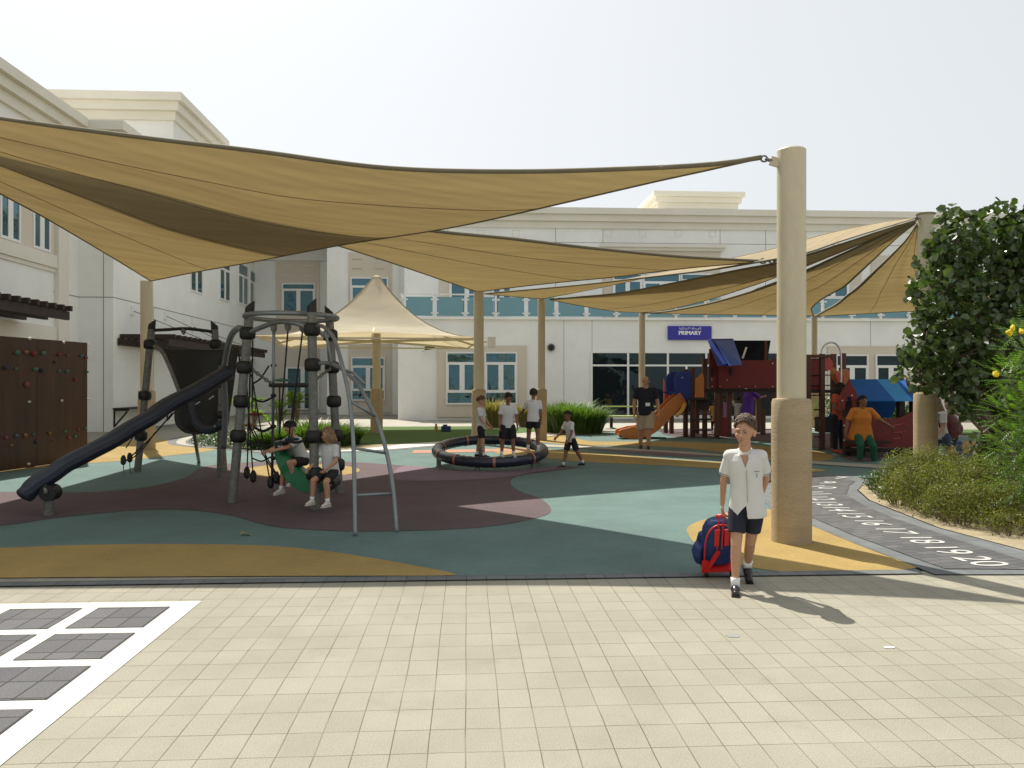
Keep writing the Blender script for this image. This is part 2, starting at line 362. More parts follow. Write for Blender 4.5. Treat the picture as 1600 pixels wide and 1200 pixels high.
def bevel(o, wd=.01, seg=2):
    b = o.modifiers.new('bevel', 'BEVEL'); b.width = wd; b.segments = seg; b.limit_method = 'ANGLE'; return o
def remesh(o, vox, it=3, fac=.5):
    r = o.modifiers.new('remesh', 'REMESH'); r.mode = 'VOXEL'; r.voxel_size = vox; r.use_smooth_shade = True
    s_ = o.modifiers.new('smooth', 'SMOOTH'); s_.iterations = it; s_.factor = fac; return o
def tag(o, label, cat, group=None, kind=None):
    o['label'] = label; o['category'] = cat
    if group: o['group'] = group
    if kind: o['kind'] = kind
    return o
def thing(name, label, cat, loc, group=None):
    o = bpy.data.objects.new(name, None); C.objects.link(o); o.location = loc; o.empty_display_size = .2
    ORG[o.name] = Vector(loc); tag(o, label, cat, group); return o
def struct(name, mb, m, smooth=False):
    o = link(name, mb, m, smooth=smooth); o['kind'] = 'structure'; return o
def cr(pts, n=8, closed=False):                     # Catmull-Rom through points
    pts = [Vector(p) for p in pts]; k = len(pts); out = []
    rng = k if closed else k-1
    for i in range(rng):
        if closed: p0, p1, p2, p3 = pts[i-1], pts[i], pts[(i+1) % k], pts[(i+2) % k]
        else: p0, p1, p2, p3 = pts[max(i-1, 0)], pts[i], pts[i+1], pts[min(i+2, k-1)]
        for j in range(n):
            t = j/n; t2, t3 = t*t, t*t*t
            out.append(.5*((2*p1)+(-p0+p2)*t+(2*p0-5*p1+4*p2-p3)*t2+(-p0+3*p1-3*p2+p3)*t3))
    if not closed: out.append(pts[-1])
    return out
def sheet(poly_px, z, smooth_n=6, extra=None):
    ps = [G(*p) for p in poly_px]
    if smooth_n: ps = cr(ps, smooth_n, closed=True)
    mb = MB(); bm = bmesh.new()
    vs = [bm.verts.new((p.x, p.y, z)) for p in ps]
    bm.faces.new(vs); bmesh.ops.triangulate(bm, faces=bm.faces[:])
    bm.normal_update()
    for f in bm.faces:
        if f.normal.z < 0: f.normal_flip()
    bm.verts.index_update()
    mb.add([v.co.copy() for v in bm.verts], [tuple(v.index for v in f.verts) for f in bm.faces]); bm.free()
    return mb
def textmesh(body, size, align='CENTER', font=None, thick=0.0):
    c = bpy.data.curves.new('txt', 'FONT'); c.body = body; c.size = size; c.align_x = align; c.align_y = 'CENTER'; c.extrude = thick; c.offset = 0
    o = bpy.data.objects.new('txt', c); C.objects.link(o)
    dg = bpy.context.evaluated_depsgraph_get(); me = bpy.data.meshes.new_from_object(o.evaluated_get(dg))
    bpy.data.objects.remove(o); bpy.data.curves.remove(c)
    vs = [v.co.copy() for v in me.vertices]; fs = [tuple(p.vertices) for p in me.polygons]; bpy.data.meshes.remove(me)
    return vs, fs
# ---------------------------------------------------------------- ground
g = MB()
g.add([(-400,-60,0),(400,-60,0),(400,800,0),(-400,800,0)], [(0,1,2,3)])
struct('ground', g, 'pave')
YE = 6.62
def rect(x0, y0, x1, y1, z): 
    m = MB(); m.add([(x0,y0,z),(x1,y0,z),(x1,y1,z),(x0,y1,z)], [(0,1,2,3)]); return m
struct('edging_strip', rect(-16, YE-.14, 3.83, YE, .0115), 'kerb')
# rubber play surface
rub = sheet([(-700,905),(200,902),(700,901),(1000,900),(1280,899),(1440,893),(1352,857),(1269,823),(1205,797),(1186,770),(1200,752),(1262,738),(1360,748),(1500,752),(1700,752),(1700,690),(1500,682),(1150,668),(1040,671),(940,676),(850,685),(775,688),(700,690),(640,697),(540,704),(400,707),(330,697),(308,686),(240,688),(130,692),(-250,700)], .004, 0)
struct('play_surface', rub, 'tealr')
struct('yellow_patch', sheet([(-600,880),(-300,862),(0,857),(100,853),(250,851),(400,853),(500,861),(600,876),(660,887),(708,897),(690,900.5),(500,901),(200,902.5),(-100,905),(-400,908),(-620,905)], .008), 'yellowr')
struct('purple_patch', sheet([(-500,775),(-200,769),(0,769),(115,770),(170,768),(240,760),(290,746),(310,733),(335,727),(400,722),(470,720),(540,722),(620,727),(700,734),(760,737),(830,733),(880,729),(905,731),(880,735),(835,740),(805,746),(798,756),(812,768),(845,780),(861,797),(845,808),(790,820),(720,827),(640,830),(540,831),(440,825),(400,817),(350,804),(280,797),(200,799),(80,811),(0,822),(-200,830),(-500,835)], .008), 'purpler')
struct('yellow_patch', sheet([(1073,828),(1085,818),(1115,809),(1160,803),(1210,797),(1262,820),(1352,857),(1409,878),(1432,888),(1350,897),(1290,896),(1210,893),(1140,880),(1100,861),(1082,846)], .008), 'yellowr')
struct('lilac_patch', sheet([(632,729),(700,734.5),(760,737),(830,733.5),(870,730.5),(860,735),(826,740),(800,745),(740,750),(680,752),(630,752),(613,745)], .012), 'lilacr')
struct('yellow_patch', sheet([(385,738),(395,731),(430,727),(480,726),(530,728),(560,733),(555,740),(510,746),(450,748),(400,745)], .012), 'yellowr')
struct('yellow_patch', sheet([(-400,765),(-200,748),(0,738),(60,732),(130,725),(200,720),(260,713),(320,706),(345,701),(325,697),(308,690),(280,687),(200,689),(100,691),(-200,698),(-500,705)], .008), 'yellowr')
struct('yellow_patch', sheet([(772,704),(790,699),(850,702),(940,709),(1040,717),(1130,723),(1210,729),(1290,735),(1250,739),(1180,737),(1125,733),(1060,729),(1000,726),(930,723),(880,719),(830,714),(785,711)], .008), 'yellowr')
struct('yellow_patch', sheet([(800,686),(850,681),(880,680),(898,685),(930,690),(990,690),(1040,690),(1110,692),(1200,698),(1270,704),(1300,712),(1295,719),(1260,722),(1200,716),(1120,706),(1050,699),(980,697),(900,696),(850,692),(812,690)], .008), 'yellowr')
struct('purple_patch', sheet([(1035,672),(1090,670),(1200,672),(1310,680),(1420,690),(1440,700),(1400,713),(1350,722),(1318,716),(1296,704),(1230,693),(1150,687),(1080,684),(1040,680)], .012), 'purpler')
struct('lilac_patch', sheet([(915,699),(1000,703),(1060,707),(1110,712),(1080,714),(1010,710),(930,703)], .012), 'lilacr')
struct('white_band', sheet([(840,695),(900,697),(960,700),(1060,706),(1140,712),(1210,717),(1262,721),(1400,729),(1400,734),(1262,725),(1180,718),(1060,709),(960,703),(880,700),(840,698)], .0155, 3), 'gravelp')
struct('yellow_patch', sheet([(1480,692),(1520,690),(1600,697),(1640,705),(1600,713),(1530,712),(1490,703)], .008), 'yellowr')
struct('salmon_strip', sheet([(647,704),(830,701),(828,705),(643,709)], .0105, 0), 'orangr')
# number path with edging
path_out = [(1442,891.5),(1409,878),(1352,857),(1269,823),(1205,797),(1186,773),(1198,756),(1240,745),(1275,739),(1330,745),(1360,752),(1348,758),(1339,767),(1357,783),(1397,799),(1465,826),(1532,844),(1600,862),(1800,905),(1800,915),(1600,905),(1490,903)]
path_in = [(1476,891),(1397,862),(1330,837),(1269,810),(1222,789),(1203,772),(1213,759),(1245,750),(1275,744),(1320,749),(1336,753),(1327,760),(1322,774),(1348,790),(1397,812),(1465,835),(1532,857),(1600,878),(1760,908),(1700,896),(1600,889.5)]
struct('path_edging', sheet([(1442,892),(1409,878),(1352,857),(1269,823),(1205,797),(1186,773),(1198,756),(1240,745),(1275,739),(1330,745),(1362,751),(1348,758),(1339,767),(1357,783),(1397,799),(1465,826),(1532,844),(1600,862),(1800,905),(1840,925),(1600,899),(1460,899)], .010, 0), 'kerb')
struct('number_path', sheet([(1476,891),(1397,862),(1330,837),(1269,810),(1222,789),(1203,772),(1213,759),(1245,750),(1275,744),(1320,749),(1336,753),(1327,760),(1322,774),(1348,790),(1397,812),(1465,835),(1532,857),(1600,878),(1700,900),(1600,892)], .016, 0), 'path')
struct('sand_bed', sheet([(1362,751),(1350,758),(1341,767),(1359,783),(1399,799),(1467,826),(1534,844),(1602,862),(1800,905),(2100,870),(1900,745),(1600,735),(1420,740)], .014, 0), 'sand')
nm = MB()
nums = [('20',1530,880,6),('19',1478,862,8),('18',1437,846,10),('17',1396,832,12),('16',1361,819,14),('15',1332,807.5,16),('14',1308,797.5,18),('13',1290,789,14),('12',1279,780.5,6),('11',1275,772.5,0),('10',1283,763,-14),('9',1292,756,-26),('7',1313,748.3,-45)]
for s_, px, py, tw in nums:
    vs, fs = textmesh(s_, .46 if len(s_) == 2 else .5); c = G(px, py)
    rm = Matrix.Rotation(R(-90-tw+10), 3, 'Z')
    vs = [rm @ Vector((v.x*.86, v.y*1.05, 0)) for v in vs]
    nm.add([(c.x+v.x, c.y+v.y, .0205) for v in vs], fs)
struct('path_numbers', nm, 'white_paint')
# four-square court: white grid and dark paver squares
x1, y1 = -1.95, 5.98
struct('court_lines', rect(x1-3.2, y1-3.9, x1, y1, .004), 'white_paint')
dk = MB()
for i in range(5):
    for j in range(6):
        xr = x1-.17-.61*i; yt = y1-.15-.6*j
        dk.add([(xr-.5, yt-.48, .008), (xr, yt-.48, .008), (xr, yt, .008), (xr-.5, yt, .008)], [(0,1,2,3)])
struct('court_squares', dk, 'darkpv')
# planter bed, kerbs, path and lawn beyond
struct('planter_kerb', sheet([(300,690),(306,683),(340,678),(430,676),(700,676),(745,690),(640,702),(560,707),(470,709),(400,708),(345,702)], .009), 'kerb')
struct('planter_kerb', sheet([(312,690),(318,684),(350,680),(430,678),(700,678),(735,689),(640,700),(560,705),(470,707),(400,706),(350,700)], .013), 'white_paint')
struct('planter_soil', sheet([(335,688),(345,682),(380,679),(480,676),(600,672),(640,690),(560,702),(470,705),(400,703),(360,697)], .017), 'sand')
lw = sheet([(520,667),(740,666),(890,668),(880,676),(760,686),(700,690),(610,695),(525,697),(500,690)], .019, 0)
struct('lawn', lw, 'lawn')
struct('white_path', sheet([(380,676),(440,660),(560,655),(640,657),(760,662),(900,662),(1200,660),(1300,662),(1300,672),(1100,670),(900,676),(840,686),(800,688),(755,690),(740,684),(880,672),(740,667),(520,668),(440,673)], .0225, 0), 'gravelp')
struct('lawn', sheet([(1480,672),(1700,672),(1700,684),(1500,680)], .019, 0), 'lawn')
# curved grey/white bands behind the first shade column
for k, (m_, zz) in enumerate((('kerb', .010), ('gravelp', .0125), ('kerb', .015))):
    e = 14*k
    struct('ring_band', sheet([(262+e,693),(275+e,684),(330+e*.5,678-k*.2),(420,676),(470,680),(460,690),(400,704-k*1.5),(340+e*.3,702-k*1.2),(290+e,698)], zz+.0005), m_)

# ---------------------------------------------------------------- buildings
WHL = 'white two storey school building'
sb = thing('school_building', 'long white two storey school building with teal glass balcony facing the playground', 'building', (4, 36, 0))
def wallbox(par, x0, y0, x1_, y1_, z0, z1, m='wall', nm='wall'):
    return link(nm, MB().box((x0, y0, z0), (x1_, y1_, z1)), m, par)
def cornice(par, x0, x1_, y0, y1_, zt, sides='S', k=1.0, nm='cornice'):
    mb = MB()
    for pr, za, zb in ((.42*k, zt-.30*k, zt), (.26*k, zt-.62*k, zt-.305*k), (.10*k, zt-.95*k, zt-.625*k)):
        mb.box((x0-pr, y0-pr, za), (x1_+pr, y1_+pr, zb))
    return link(nm, mb, 'cream', par)
def window_y(par, xa, xb, za, zb, Y, lay='T2B', m='glass', fw=.07):
    """window in a wall facing -Y; lay T transom / 2 casements / B bottom light"""
    fr = MB(); gl = MB(); rec = .10
    fr.box((xa, Y-.03, za), (xa+fw, Y+rec, zb)); fr.box((xb-fw, Y-.03, za), (xb, Y+rec, zb))
    fr.box((xa+fw, Y-.03, zb-fw), (xb-fw, Y+rec, zb)); fr.box((xa+fw, Y-.03, za), (xb-fw, Y+rec, za+fw))
    h = zb-za; lo = za+fw; hi = zb-fw
    if 'T' in lay: zt = zb-h*.22; fr.box((xa+fw, Y-.03, zt-.06), (xb-fw, Y+rec, zt+.06)); hi2 = zt-.06
    else: hi2 = hi
    if 'B' in lay: zl = za+h*.25; fr.box((xa+fw, Y-.03, zl-.06), (xb-fw, Y+rec, zl+.06)); lo2 = zl+.06
    else: lo2 = lo
    if '2' in lay:
        xm = (xa+xb)/2; fr.box((xm-.11, Y-.028, lo2), (xm+.11, Y+rec, hi2))
        for s_ in (-1, 1):
            xe = xa+fw if s_ < 0 else xb-fw
            fr.box((xe, Y-.028, lo2), (xe-s_*.05, Y+rec, hi2))
    gl.box((xa+.01, Y+.035, za+.01), (xb-.01, Y+.07, zb-.01))
    f = link('window', fr, 'frame', par); g_ = link('pane', gl, m, f); return f
def window_x(par, ya, yb, za, zb, X, lay='T2', m='glass', fw=.08):
    fr = MB(); gl = MB()
    fr.box((X-.1, ya, za), (X+.04, ya+fw, zb)); fr.box((X-.1, yb-fw, za), (X+.04, yb, zb))
    fr.box((X-.1, ya+fw, zb-fw), (X+.04, yb-fw, zb)); fr.box((X-.1, ya+fw, za), (X+.04, yb-fw, za+fw))
    hi2 = zb-fw
    if 'T' in lay: zt = zb-(zb-za)*.3; fr.box((X-.1, ya+fw, zt-.06), (X+.035, yb-fw, zt+.06)); hi2 = zt-.06
    if '2' in lay: ym = (ya+yb)/2; fr.box((X-.1, ym-.12, za+fw), (X+.035, ym+.12, hi2))
    gl.box((X-.07, ya+.01, za+.01), (X+.015, yb-.01, zb-.01))
    f = link('window', fr, 'frame', par); link('pane', gl, m, f); return f
Yf, Yu = 35.2, 39.0
xa = WY(622, 600, Yf).x
ztop = 4.45
wallbox(sb, xa, Yf, 34, Yu+.5, 0, ztop)
# upper storey behind the balcony
xu = WY(632, 600, Yu).x
zc = WY(820, 326, Yu).z
wallbox(sb, xu, Yu, 36, Yu+14, ztop-.2, zc-.3)
cornice(sb, xu, 36, Yu, Yu+14, zc, nm='cornice')
# rooftop box
xb0, xb1 = WY(1030, 300, 42.5).x, WY(1150, 300, 42.5).x
wallbox(sb, xb0, 42.5, xb1, 47, zc-.5, WY(1080, 306, 42.5).z, nm='rooftop_room')
cornice(sb, xb0, xb1, 42.5, 47, WY(1080, 302, 42.5).z+.02, k=.9, nm='cornice')
# joints in the render
jn = MB()
for px in (868, 942, 1125, 1196, 1310, 700):
    x = WY(px, 350, Yu).x; jn.box((x-.012, Yu-.004, ztop), (x+.012, Yu+.01, zc-.95))
zz = WY(900, 379, Yu).z; jn.box((xu, Yu-.0045, zz-.012), (36, Yu+.01, zz+.012))
for px in (881, 925, 1240, 1360): 
    x = WY(px, 520, Yf).x; jn.box((x-.01, Yf-.004, 0), (x+.01, Yf+.01, ztop))
link('joint_line', jn, 'groove', sb)
# small square insets under the cornice
for px in (806, 950, 1004, 1060, 1113, 1255, 752, 1320, 1390):
    x = WY(px, 365, Yu).x; z = WY(px, 365, Yu).z
    q = MB(); 
    for (a, b) in (((x-.18, Yu-.012, z-.18), (x+.18, Yu+.01, z-.155)), ((x-.18, Yu-.012, z+.155), (x+.18, Yu+.01, z+.18)), ((x-.18, Yu-.012, z-.154), (x-.155, Yu+.01, z+.154)), ((x+.155, Yu-.012, z-.154), (x+.18, Yu+.01, z+.154))): q.box(a, b)
    link('square_inset', q, 'cream', sb)
# beige bays upstairs with windows
def bay(par, pxa, pxb, pyt, z0, Y, m='beige', pr=.06, nm='bay_panel'):
    a, b = WY(pxa, 400, Y).x, WY(pxb, 400, Y).x; zt = WY((pxa+pxb)/2, pyt, Y).z
    link(nm, MB().box((a, Y-pr, z0), (b, Y+.02, zt)), m, par); return a, b, zt
a, b, zt = bay(sb, 943, 1125, 388, ztop-.1, Yu)
hb = MB(); hb.box((a-.2, Yu-.35, zt), (b+.2, Yu, zt+.14)); hb.box((a-.1, Yu-.22, zt-.14), (b+.1, Yu-.07, zt-.003)); link('hood_moulding', hb, 'cream', sb)
def winpx(par, pa, pb, ya, yb, Y, lay='T2B', m='glass'):
    A = WY(pa, yb, Y); B = WY(pb, ya, Y); return window_y(par, A.x, B.x, A.z, B.z, Y-.10, lay, m)
winpx(sb, 957, 1003, 428, 478, Yu-.0); winpx(sb, 1004, 1062, 428, 492, Yu-.0, 'T2'); winpx(sb, 1063, 1110, 428, 478, Yu-.0)
bay(sb, 686, 702, 400, ztop-.1, Yu); winpx(sb, 702, 757, 430, 492, Yu-.0, '2'); winpx(sb, 768, 800, 432, 492, Yu-.0, 'T2')
bay(sb, 1260, 1345, 425, ztop-.1, Yu); winpx(sb, 1275, 1325, 428, 478, Yu-.0); bay(sb, 1360, 1500, 400, ztop-.1, Yu); winpx(sb, 1375, 1440, 428, 478, Yu-.0)
# balcony: glass rail with white posts
Yb = Yf+.12
zb0, zb1 = ztop+.02, ztop+1.08
link('balcony_slab', MB().box((xa-.15, Yf-.12, ztop+.002), (34, Yf+.25, ztop+.10)), 'wall', sb)
rl = MB(); rl.box((xa+.1, Yb-.05, zb1), (34, Yb+.05, zb1+.06)); rl.tube([(xa+.1, Yb, zb1+.03), (xa+.1, Yb+3.6, zb1+.03)], .04); link('handrail', rl, 'rail', sb)
x = xa+.25; k = 0
while x < 30:
    p_ = MB(); p_.box((x-.045, Yb-.04, ztop+.10), (x+.045, Yb+.04, zb1))
    for z in (ztop+.28, ztop+.88): p_.box((x-.17, Yb-.055, z-.035), (x+.17, Yb-.035, z+.035))
    link('rail_post', p_, 'rail', sb)
    link('glass_panel', MB().box((x+.09, Yb-.01, ztop+.16), (x+1.26, Yb+.01, zb1-.08)), 'glassb', sb)
    x += 1.35; k += 1
# ground floor openings
a_, b_ = WY(683, 600, Yf).x, WY(823, 600, Yf).x
link('bay_panel', MB().box((a_, Yf-.10, .15), (b_, Yf+.02, WY(750, 540, Yf).z)), 'beige', sb)
winpx(sb, 697, 747, 550, 632, Yf-.05); winpx(sb, 757, 808, 550, 632, Yf-.05)
ga, gb = WY(923, 600, Yf).x, WY(1235, 600, Yf).x; gz = WY(980, 549, Yf).z; gt = WY(980, 571, Yf).z
cw = MB(); cw.box((ga, Yf-.06, gz-.08), (gb, Yf+.05, gz)); cw.box((ga, Yf-.06, gt-.04), (gb, Yf+.05, gt+.04)); cw.box((ga, Yf-.06, .05), (gb, Yf+.05, .2))
for px in (924, 981, 1043, 1072, 1103, 1165, 1232):
    x = WY(px, 600, Yf).x; cw.box((x-.045, Yf-.065, .05), (x+.045, Yf+.045, gz-.083 if px not in (1072,) else gt))
cwo = link('glazed_screen', cw, 'frame', sb); link('pane', MB().box((ga, Yf-.03, .1), (gb, Yf-.01, gz-.04)), 'glassd', cwo)
a_, b_ = WY(1292, 600, Yf).x, WY(1452, 600, Yf).x
link('bay_panel', MB().box((a_, Yf-.10, .15), (b_, Yf+.02, WY(1370, 541, Yf).z)), 'beige', sb)
winpx(sb, 1304, 1355, 554, 640, Yf-.05, m='glassd'); winpx(sb, 1366, 1414, 554, 640, Yf-.05, m='glassd')
bay(sb, 1480, 1620, 541, .15, Yf); winpx(sb, 1495, 1540, 554, 640, Yf-.05, m='glassd')
# camera and lamp on the wall
cc = thing('security_camera', 'small dark security camera on white wall left of the double window', 'camera', WY(663, 548, Yf))
p = WY(665, 545, Yf); link('arm', MB().bar(p+Vector((-.15, 0, -.1)), p+Vector((0, -.3, 0)), .06, .06), 'frame', cc); link('housing', MB().bar(p+Vector((0, -.3, 0)), p+Vector((.4, -.45, .06)), .14, .14), 'black', cc)
p = WY(861, 543, Yf); ll = thing('wall_lamp', 'round grey lamp fixed high on the white wall', 'lamp', p)
link('bezel', MB().tube([p, p+Vector((0, -.1, 0))], .17, 20), 'steel', ll); link('lens', MB().ell(p+Vector((0, -.1, 0)), (.12, .06, .12)), 'black', ll)
# stair-like recessed blocks left of the balcony
lb = thing('classroom_block', 'set-back white classroom block with beige window bays behind the cream umbrella', 'building', (-8, 44, 0))
YB, YA = 42.0, 45.0
xB0, xB1 = WY(511, 600, YB).x, WY(640, 600, YB).x
zB = 10.0
wallbox(lb, xB0, YB, xB1, YB+8, 0, zB); wallbox(lb, -20, YA, xB0, YA+6, 0, zB)
cornice(lb, -20, xB1, YB+.8, YB+8, zB+.35)
a, b, zt = bay(lb, 545, 613, 395, 0.1, YB, pr=.08)
wp = MB(); x = WY(613, 500, YB).x; wp.box((x, YB-.05, 0), (x+.35, YB, zB-1)); link('pilaster', wp, 'wall', lb)
winpx(lb, 548, 607, 434, 500, YB-.05, 'T2'); winpx(lb, 549, 602, 558, 626, YB-.05)
for px in (558, 594):
    p = WY(px, 413, YB); q = MB(); [q.box((p.x-.25, YB-.095, p.z+s_*.25-.015), (p.x+.25, YB-.075, p.z+s_*.25+.015)) for s_ in (-1, 1)]; link('square_inset', q, 'sleeve', lb)
a, b, zt = bay(lb, 432, 500, 408, .1, YA, pr=.08)
winpx(lb, 441, 493, 443, 490, YA-.05, 'T2'); winpx(lb, 447, 500, 574, 640, YA-.05, '2')
for px in (449, 483):
    p = WY(px, 423, YA); q = MB(); [q.box((p.x-.28, YA-.095, p.z+s_*.28-.018), (p.x+.28, YA-.075, p.z+s_*.28+.018)) for s_ in (-1, 1)]; link('square_inset', q, 'cream', lb)
j2 = MB(); z = WY(450, 408, YA).z; j2.box((-20, YA-.004, z), (xB0, YA+.01, z+.03)); j2.box((xB0, YB-.004, z+.4), (xB1, YB+.01, z+.43)); link('joint_line', j2, 'groove', lb)
# left wing
lw_ = thing('left_wing', 'tall white left wing with cream cornice and dark window strips', 'building', (-16, 20, 0))
XL1, XL2, YC = -12.93, -11.8, 27.3
zl = WX(76, 396, XL1).z
ztopL = 10.35
wallbox(lw_, -26, -1, XL1, YC, 0, ztopL-.6); wallbox(lw_, -26, YC, XL2, 45.2, 0, ztopL-.6)
cornice(lw_, -26, XL1+.02, -1, YC-.3, ztopL+.02); cornice(lw_, -26, XL2, YC+.2, 44.5, ztopL-.01)
wallbox(lw_, -21, 33.6, -12.1, 39.3, 9, 13.0, nm='roof_tower'); cornice(lw_, -21, -12.1, 33.6, 39.3, 13.5, k=1.1)
pp = MB()
for (dx, h) in ((0, .9), (.18, .7)):
    q = W(255, 215, 33.0); pp.tube([(q.x+dx, q.y, q.z-.8), (q.x+dx, q.y, q.z+h*.45)], .04); pp.ell((q.x+dx, q.y, q.z+h*.45), (.07, .07, .06))
link('vent_pipe', pp, 'steel', lw_)
# pilaster + beige surrounds on the near wall
pl = MB(); ya = WX(85, 500, XL1).y; yb = WX(101, 500, XL1).y; pl.box((XL1-.02, ya, 0), (XL1+.14, yb, 9.2)); link('pilaster', pl, 'cream', lw_)
sp = MB(); sp.box((XL1-.02, 5, zl-.42), (XL1+.10, ya, zl-.02)); sp.box((XL1-.02, 5, zl-.55), (XL1+.05, ya, zl-.425)); 
z2 = WX(85, 511, XL1).z; sp.box((XL1-.02, 5, z2-.55), (XL1+.08, ya, z2)); link('sill_band', sp, 'cream', lw_)
bb = MB(); bb.box((XL1-.02, 5, zl-.01), (XL1+.03, ya-.05, zl+2.7)); link('bay_panel', bb, 'beige', lw_)
def ywx(px): return WX(px, 400, XL1).y
for (pa, pb) in ((-60, -8), (-2, 30), (50, 77)):
    window_x(lw_, ywx(pa), ywx(pb), zl+.02, zl+2.5, XL1+.02, '2')
for (pa, pb) in ((-60, 46), (47, 78)):
    window_x(lw_, ywx(pa), ywx(pb), .3, z2-.6, XL1+.06, '2', m='glassd')
def ywx2(px): return WX(px, 400, XL2).y
for (pa, pb, yt, ybm) in ((297, 316, 420, 461), (343, 359, 409, 473), (372, 387, 427, 479), (390, 403, 437, 487)):
    zb_ = WX(pb, ybm, XL2).z; window_x(lw_, ywx2(pa), ywx2(pb), zb_, zb_+2.15, XL2, 'T2')
for (pa, pb) in ((372, 386), (389, 396), (399, 412)):
    window_x(lw_, ywx2(pa), ywx2(pb) if pb < 405 else 44.9, .55, 3.0, XL2, 'T2', m='glassd')
jj = MB(); zj = WY(150, 465, YC).z
jj.box((XL1-.01, YC-1.6, zj), (XL1+.006, YC, zj+.03)); jj.box((XL1, YC-.006, zj), (XL2, YC+.01, zj+.03)); jj.box((XL2-.01, YC, zj), (XL2+.006, 45, zj+.03))
for px in (162,): x = WY(px, 500, YC).x; jj.box((x-.012, YC-.0065, 0), (x+.012, YC+.01, zj-.001)); jj.box((x-.012, YC-.0065, zj+.032), (x+.012, YC+.01, 9.5))
for px in (240, 300): y = WX(px, 500, XL2).y; jj.box((XL2-.01, y, 0), (XL2+.005, y+.025, zj-.001))
link('joint_line', jj, 'groove', lw_)
# building the photographer stands in front of: far behind, fills reflections only by being there
# timber canopies on wires
def canopy(name, label, X0, X1, Ya, Yb_, z, n):
    t = thing(name, label, 'canopy', (X0, (Ya+Yb_)/2, 0), 'timber canopies on the left walls')
    for yy in (Ya+.02, Yb_-.12): pass
    f = MB(); f.box((X1-.22, Ya, z-.12), (X1-.10, Yb_, z+.12)); f.box((X0+.02, Ya, z-.12), (X0+.14, Yb_, z+.12)); f.box(((X0+X1)/2-.05, Ya+.1, z-.12), ((X0+X1)/2+.07, Yb_-.1, z+.10)); link('beam', f, 'dwood', t)
    for i in range(n):
        y = Ya+.15+(Yb_-Ya-.4)*i/(n-1)
        link('rafter', MB().box((X0+.03, y, z+.125), (X1+.05, y+.11, z+.27)), 'dwood', t)
    return t
cz = WX(60, 480, -11.6).z
canopy('timber_canopy', 'black slatted timber canopy above the climbing wall', XL1+.14, -11.35, 14, WX(112, 490, -11.4).y, cz-.12, 22)
z3 = W(200, 535, 27).z
c2_ = canopy('timber_canopy', 'long dark brown timber canopy hung on wires behind the black chute', XL2, -10.0, 27.6, 40.5, z3+.02, 24)
wr = MB()
for (pa, ya_) in ((206, 485), (258, 493), (300, 510)):
    p = WX(pa, ya_, XL2); 
    for k_ in (0,): wr.tube([p, (-10.1, p.y+2.2, z3+.3)], .012, 5)
    q = MB(); q.box((XL2, p.y-.12, p.z-.16), (XL2+.05, p.y+.12, p.z+.16)); link('wall_bracket', q, 'frame', c2_)
link('stay_wire', wr, 'rope', c2_)
bn = thing('wall_bench', 'dark wall-hung bench shelf on brackets by the left wing', 'bench', WX(200, 660, XL2+.3))
y0, y1b = WX(176, 645, XL2).y, WX(262, 640, XL2).y; zb_ = .8
link('seat', MB().box((XL2+.003, y0, zb_-.05), (XL2+.55, y1b, zb_)), 'dwood', bn)
for y in (y0+.05, (y0+y1b)/2, y1b-.1):
    q = MB(); q.box((XL2+.003, y, .15), (XL2+.05, y+.05, zb_-.053)); q.box((XL2+.05, y, zb_-.1), (XL2+.5, y+.05, zb_-.053)); q.bar((XL2+.05, y+.025, .2), (XL2+.45, y+.025, zb_-.12), .045, .045); link('bracket', q, 'black', bn)
# sign
ps0, ps1 = WY(1044, 531, Yf-.12), WY(1112, 509.5, Yf-.12)
sg = thing('sign_board', 'royal blue PRIMARY sign on the white wall above the glazed entrance', 'sign', ((ps0.x+ps1.x)/2, Yf, ps0.z))
bevel(link('board', MB().box((ps0.x, Yf-.12, ps0.z), (ps1.x, Yf-.003, ps1.z)), 'signb', sg), .01)
wd_ = ps1.x-ps0.x; cx = ps0.x+wd_*.5
tx = MB(); vs, fs = textmesh('PRIMARY', .30); x0_ = min(v.x for v in vs); x1_ = max(v.x for v in vs); sc_ = wd_*.51/(x1_-x0_)
cz_ = WY(1078, 520.5, Yf-.12).z
for ox in (-.012, .012): tx.add([(cx+(v.x-(x0_+x1_)/2)*sc_+ox, Yf-.124-(ox > 0)*.001, cz_+v.y*sc_) for v in vs], fs)
link('lettering', tx, 'label', sg)
ar = '\ufe94\ufef4\ufe8b\ufe8d\ufeaa\ufe98\ufe91\ufefb\ufe8d \ufe94\ufee0\ufea3\ufeae\ufee4\ufedf\ufe8d'
vs, fs = textmesh(ar, .26); WORDS = ar.split(' ')
if len(vs) > 20:
    x0_ = min(v.x for v in vs); x1_ = max(v.x for v in vs); sc2 = wd_*.50/(x1_-x0_); ym_ = (min(v.y for v in vs)+max(v.y for v in vs))/2
    az = WY(1078, 513.3, Yf-.12).z
    wl = []                                         # each word is a part of its own
    for wd in ar.split(' '):
        v1, f1 = textmesh(wd, .26); a_ = min(v.x for v in v1); wl.append((v1, f1, a_, max(v.x for v in v1)-a_))
    xx = x0_
    for v1, f1, a_, w1 in wl:
        tx = MB(); tx.add([(cx+(v.x-a_+xx-(x0_+x1_)/2)*sc2, Yf-.124, az+(v.y-ym_)*sc2) for v in v1], f1); link('lettering', tx, 'label', sg); xx += w1+((x1_-x0_)-sum(q[3] for q in wl))
print('ARABIC VERTS', len(vs))
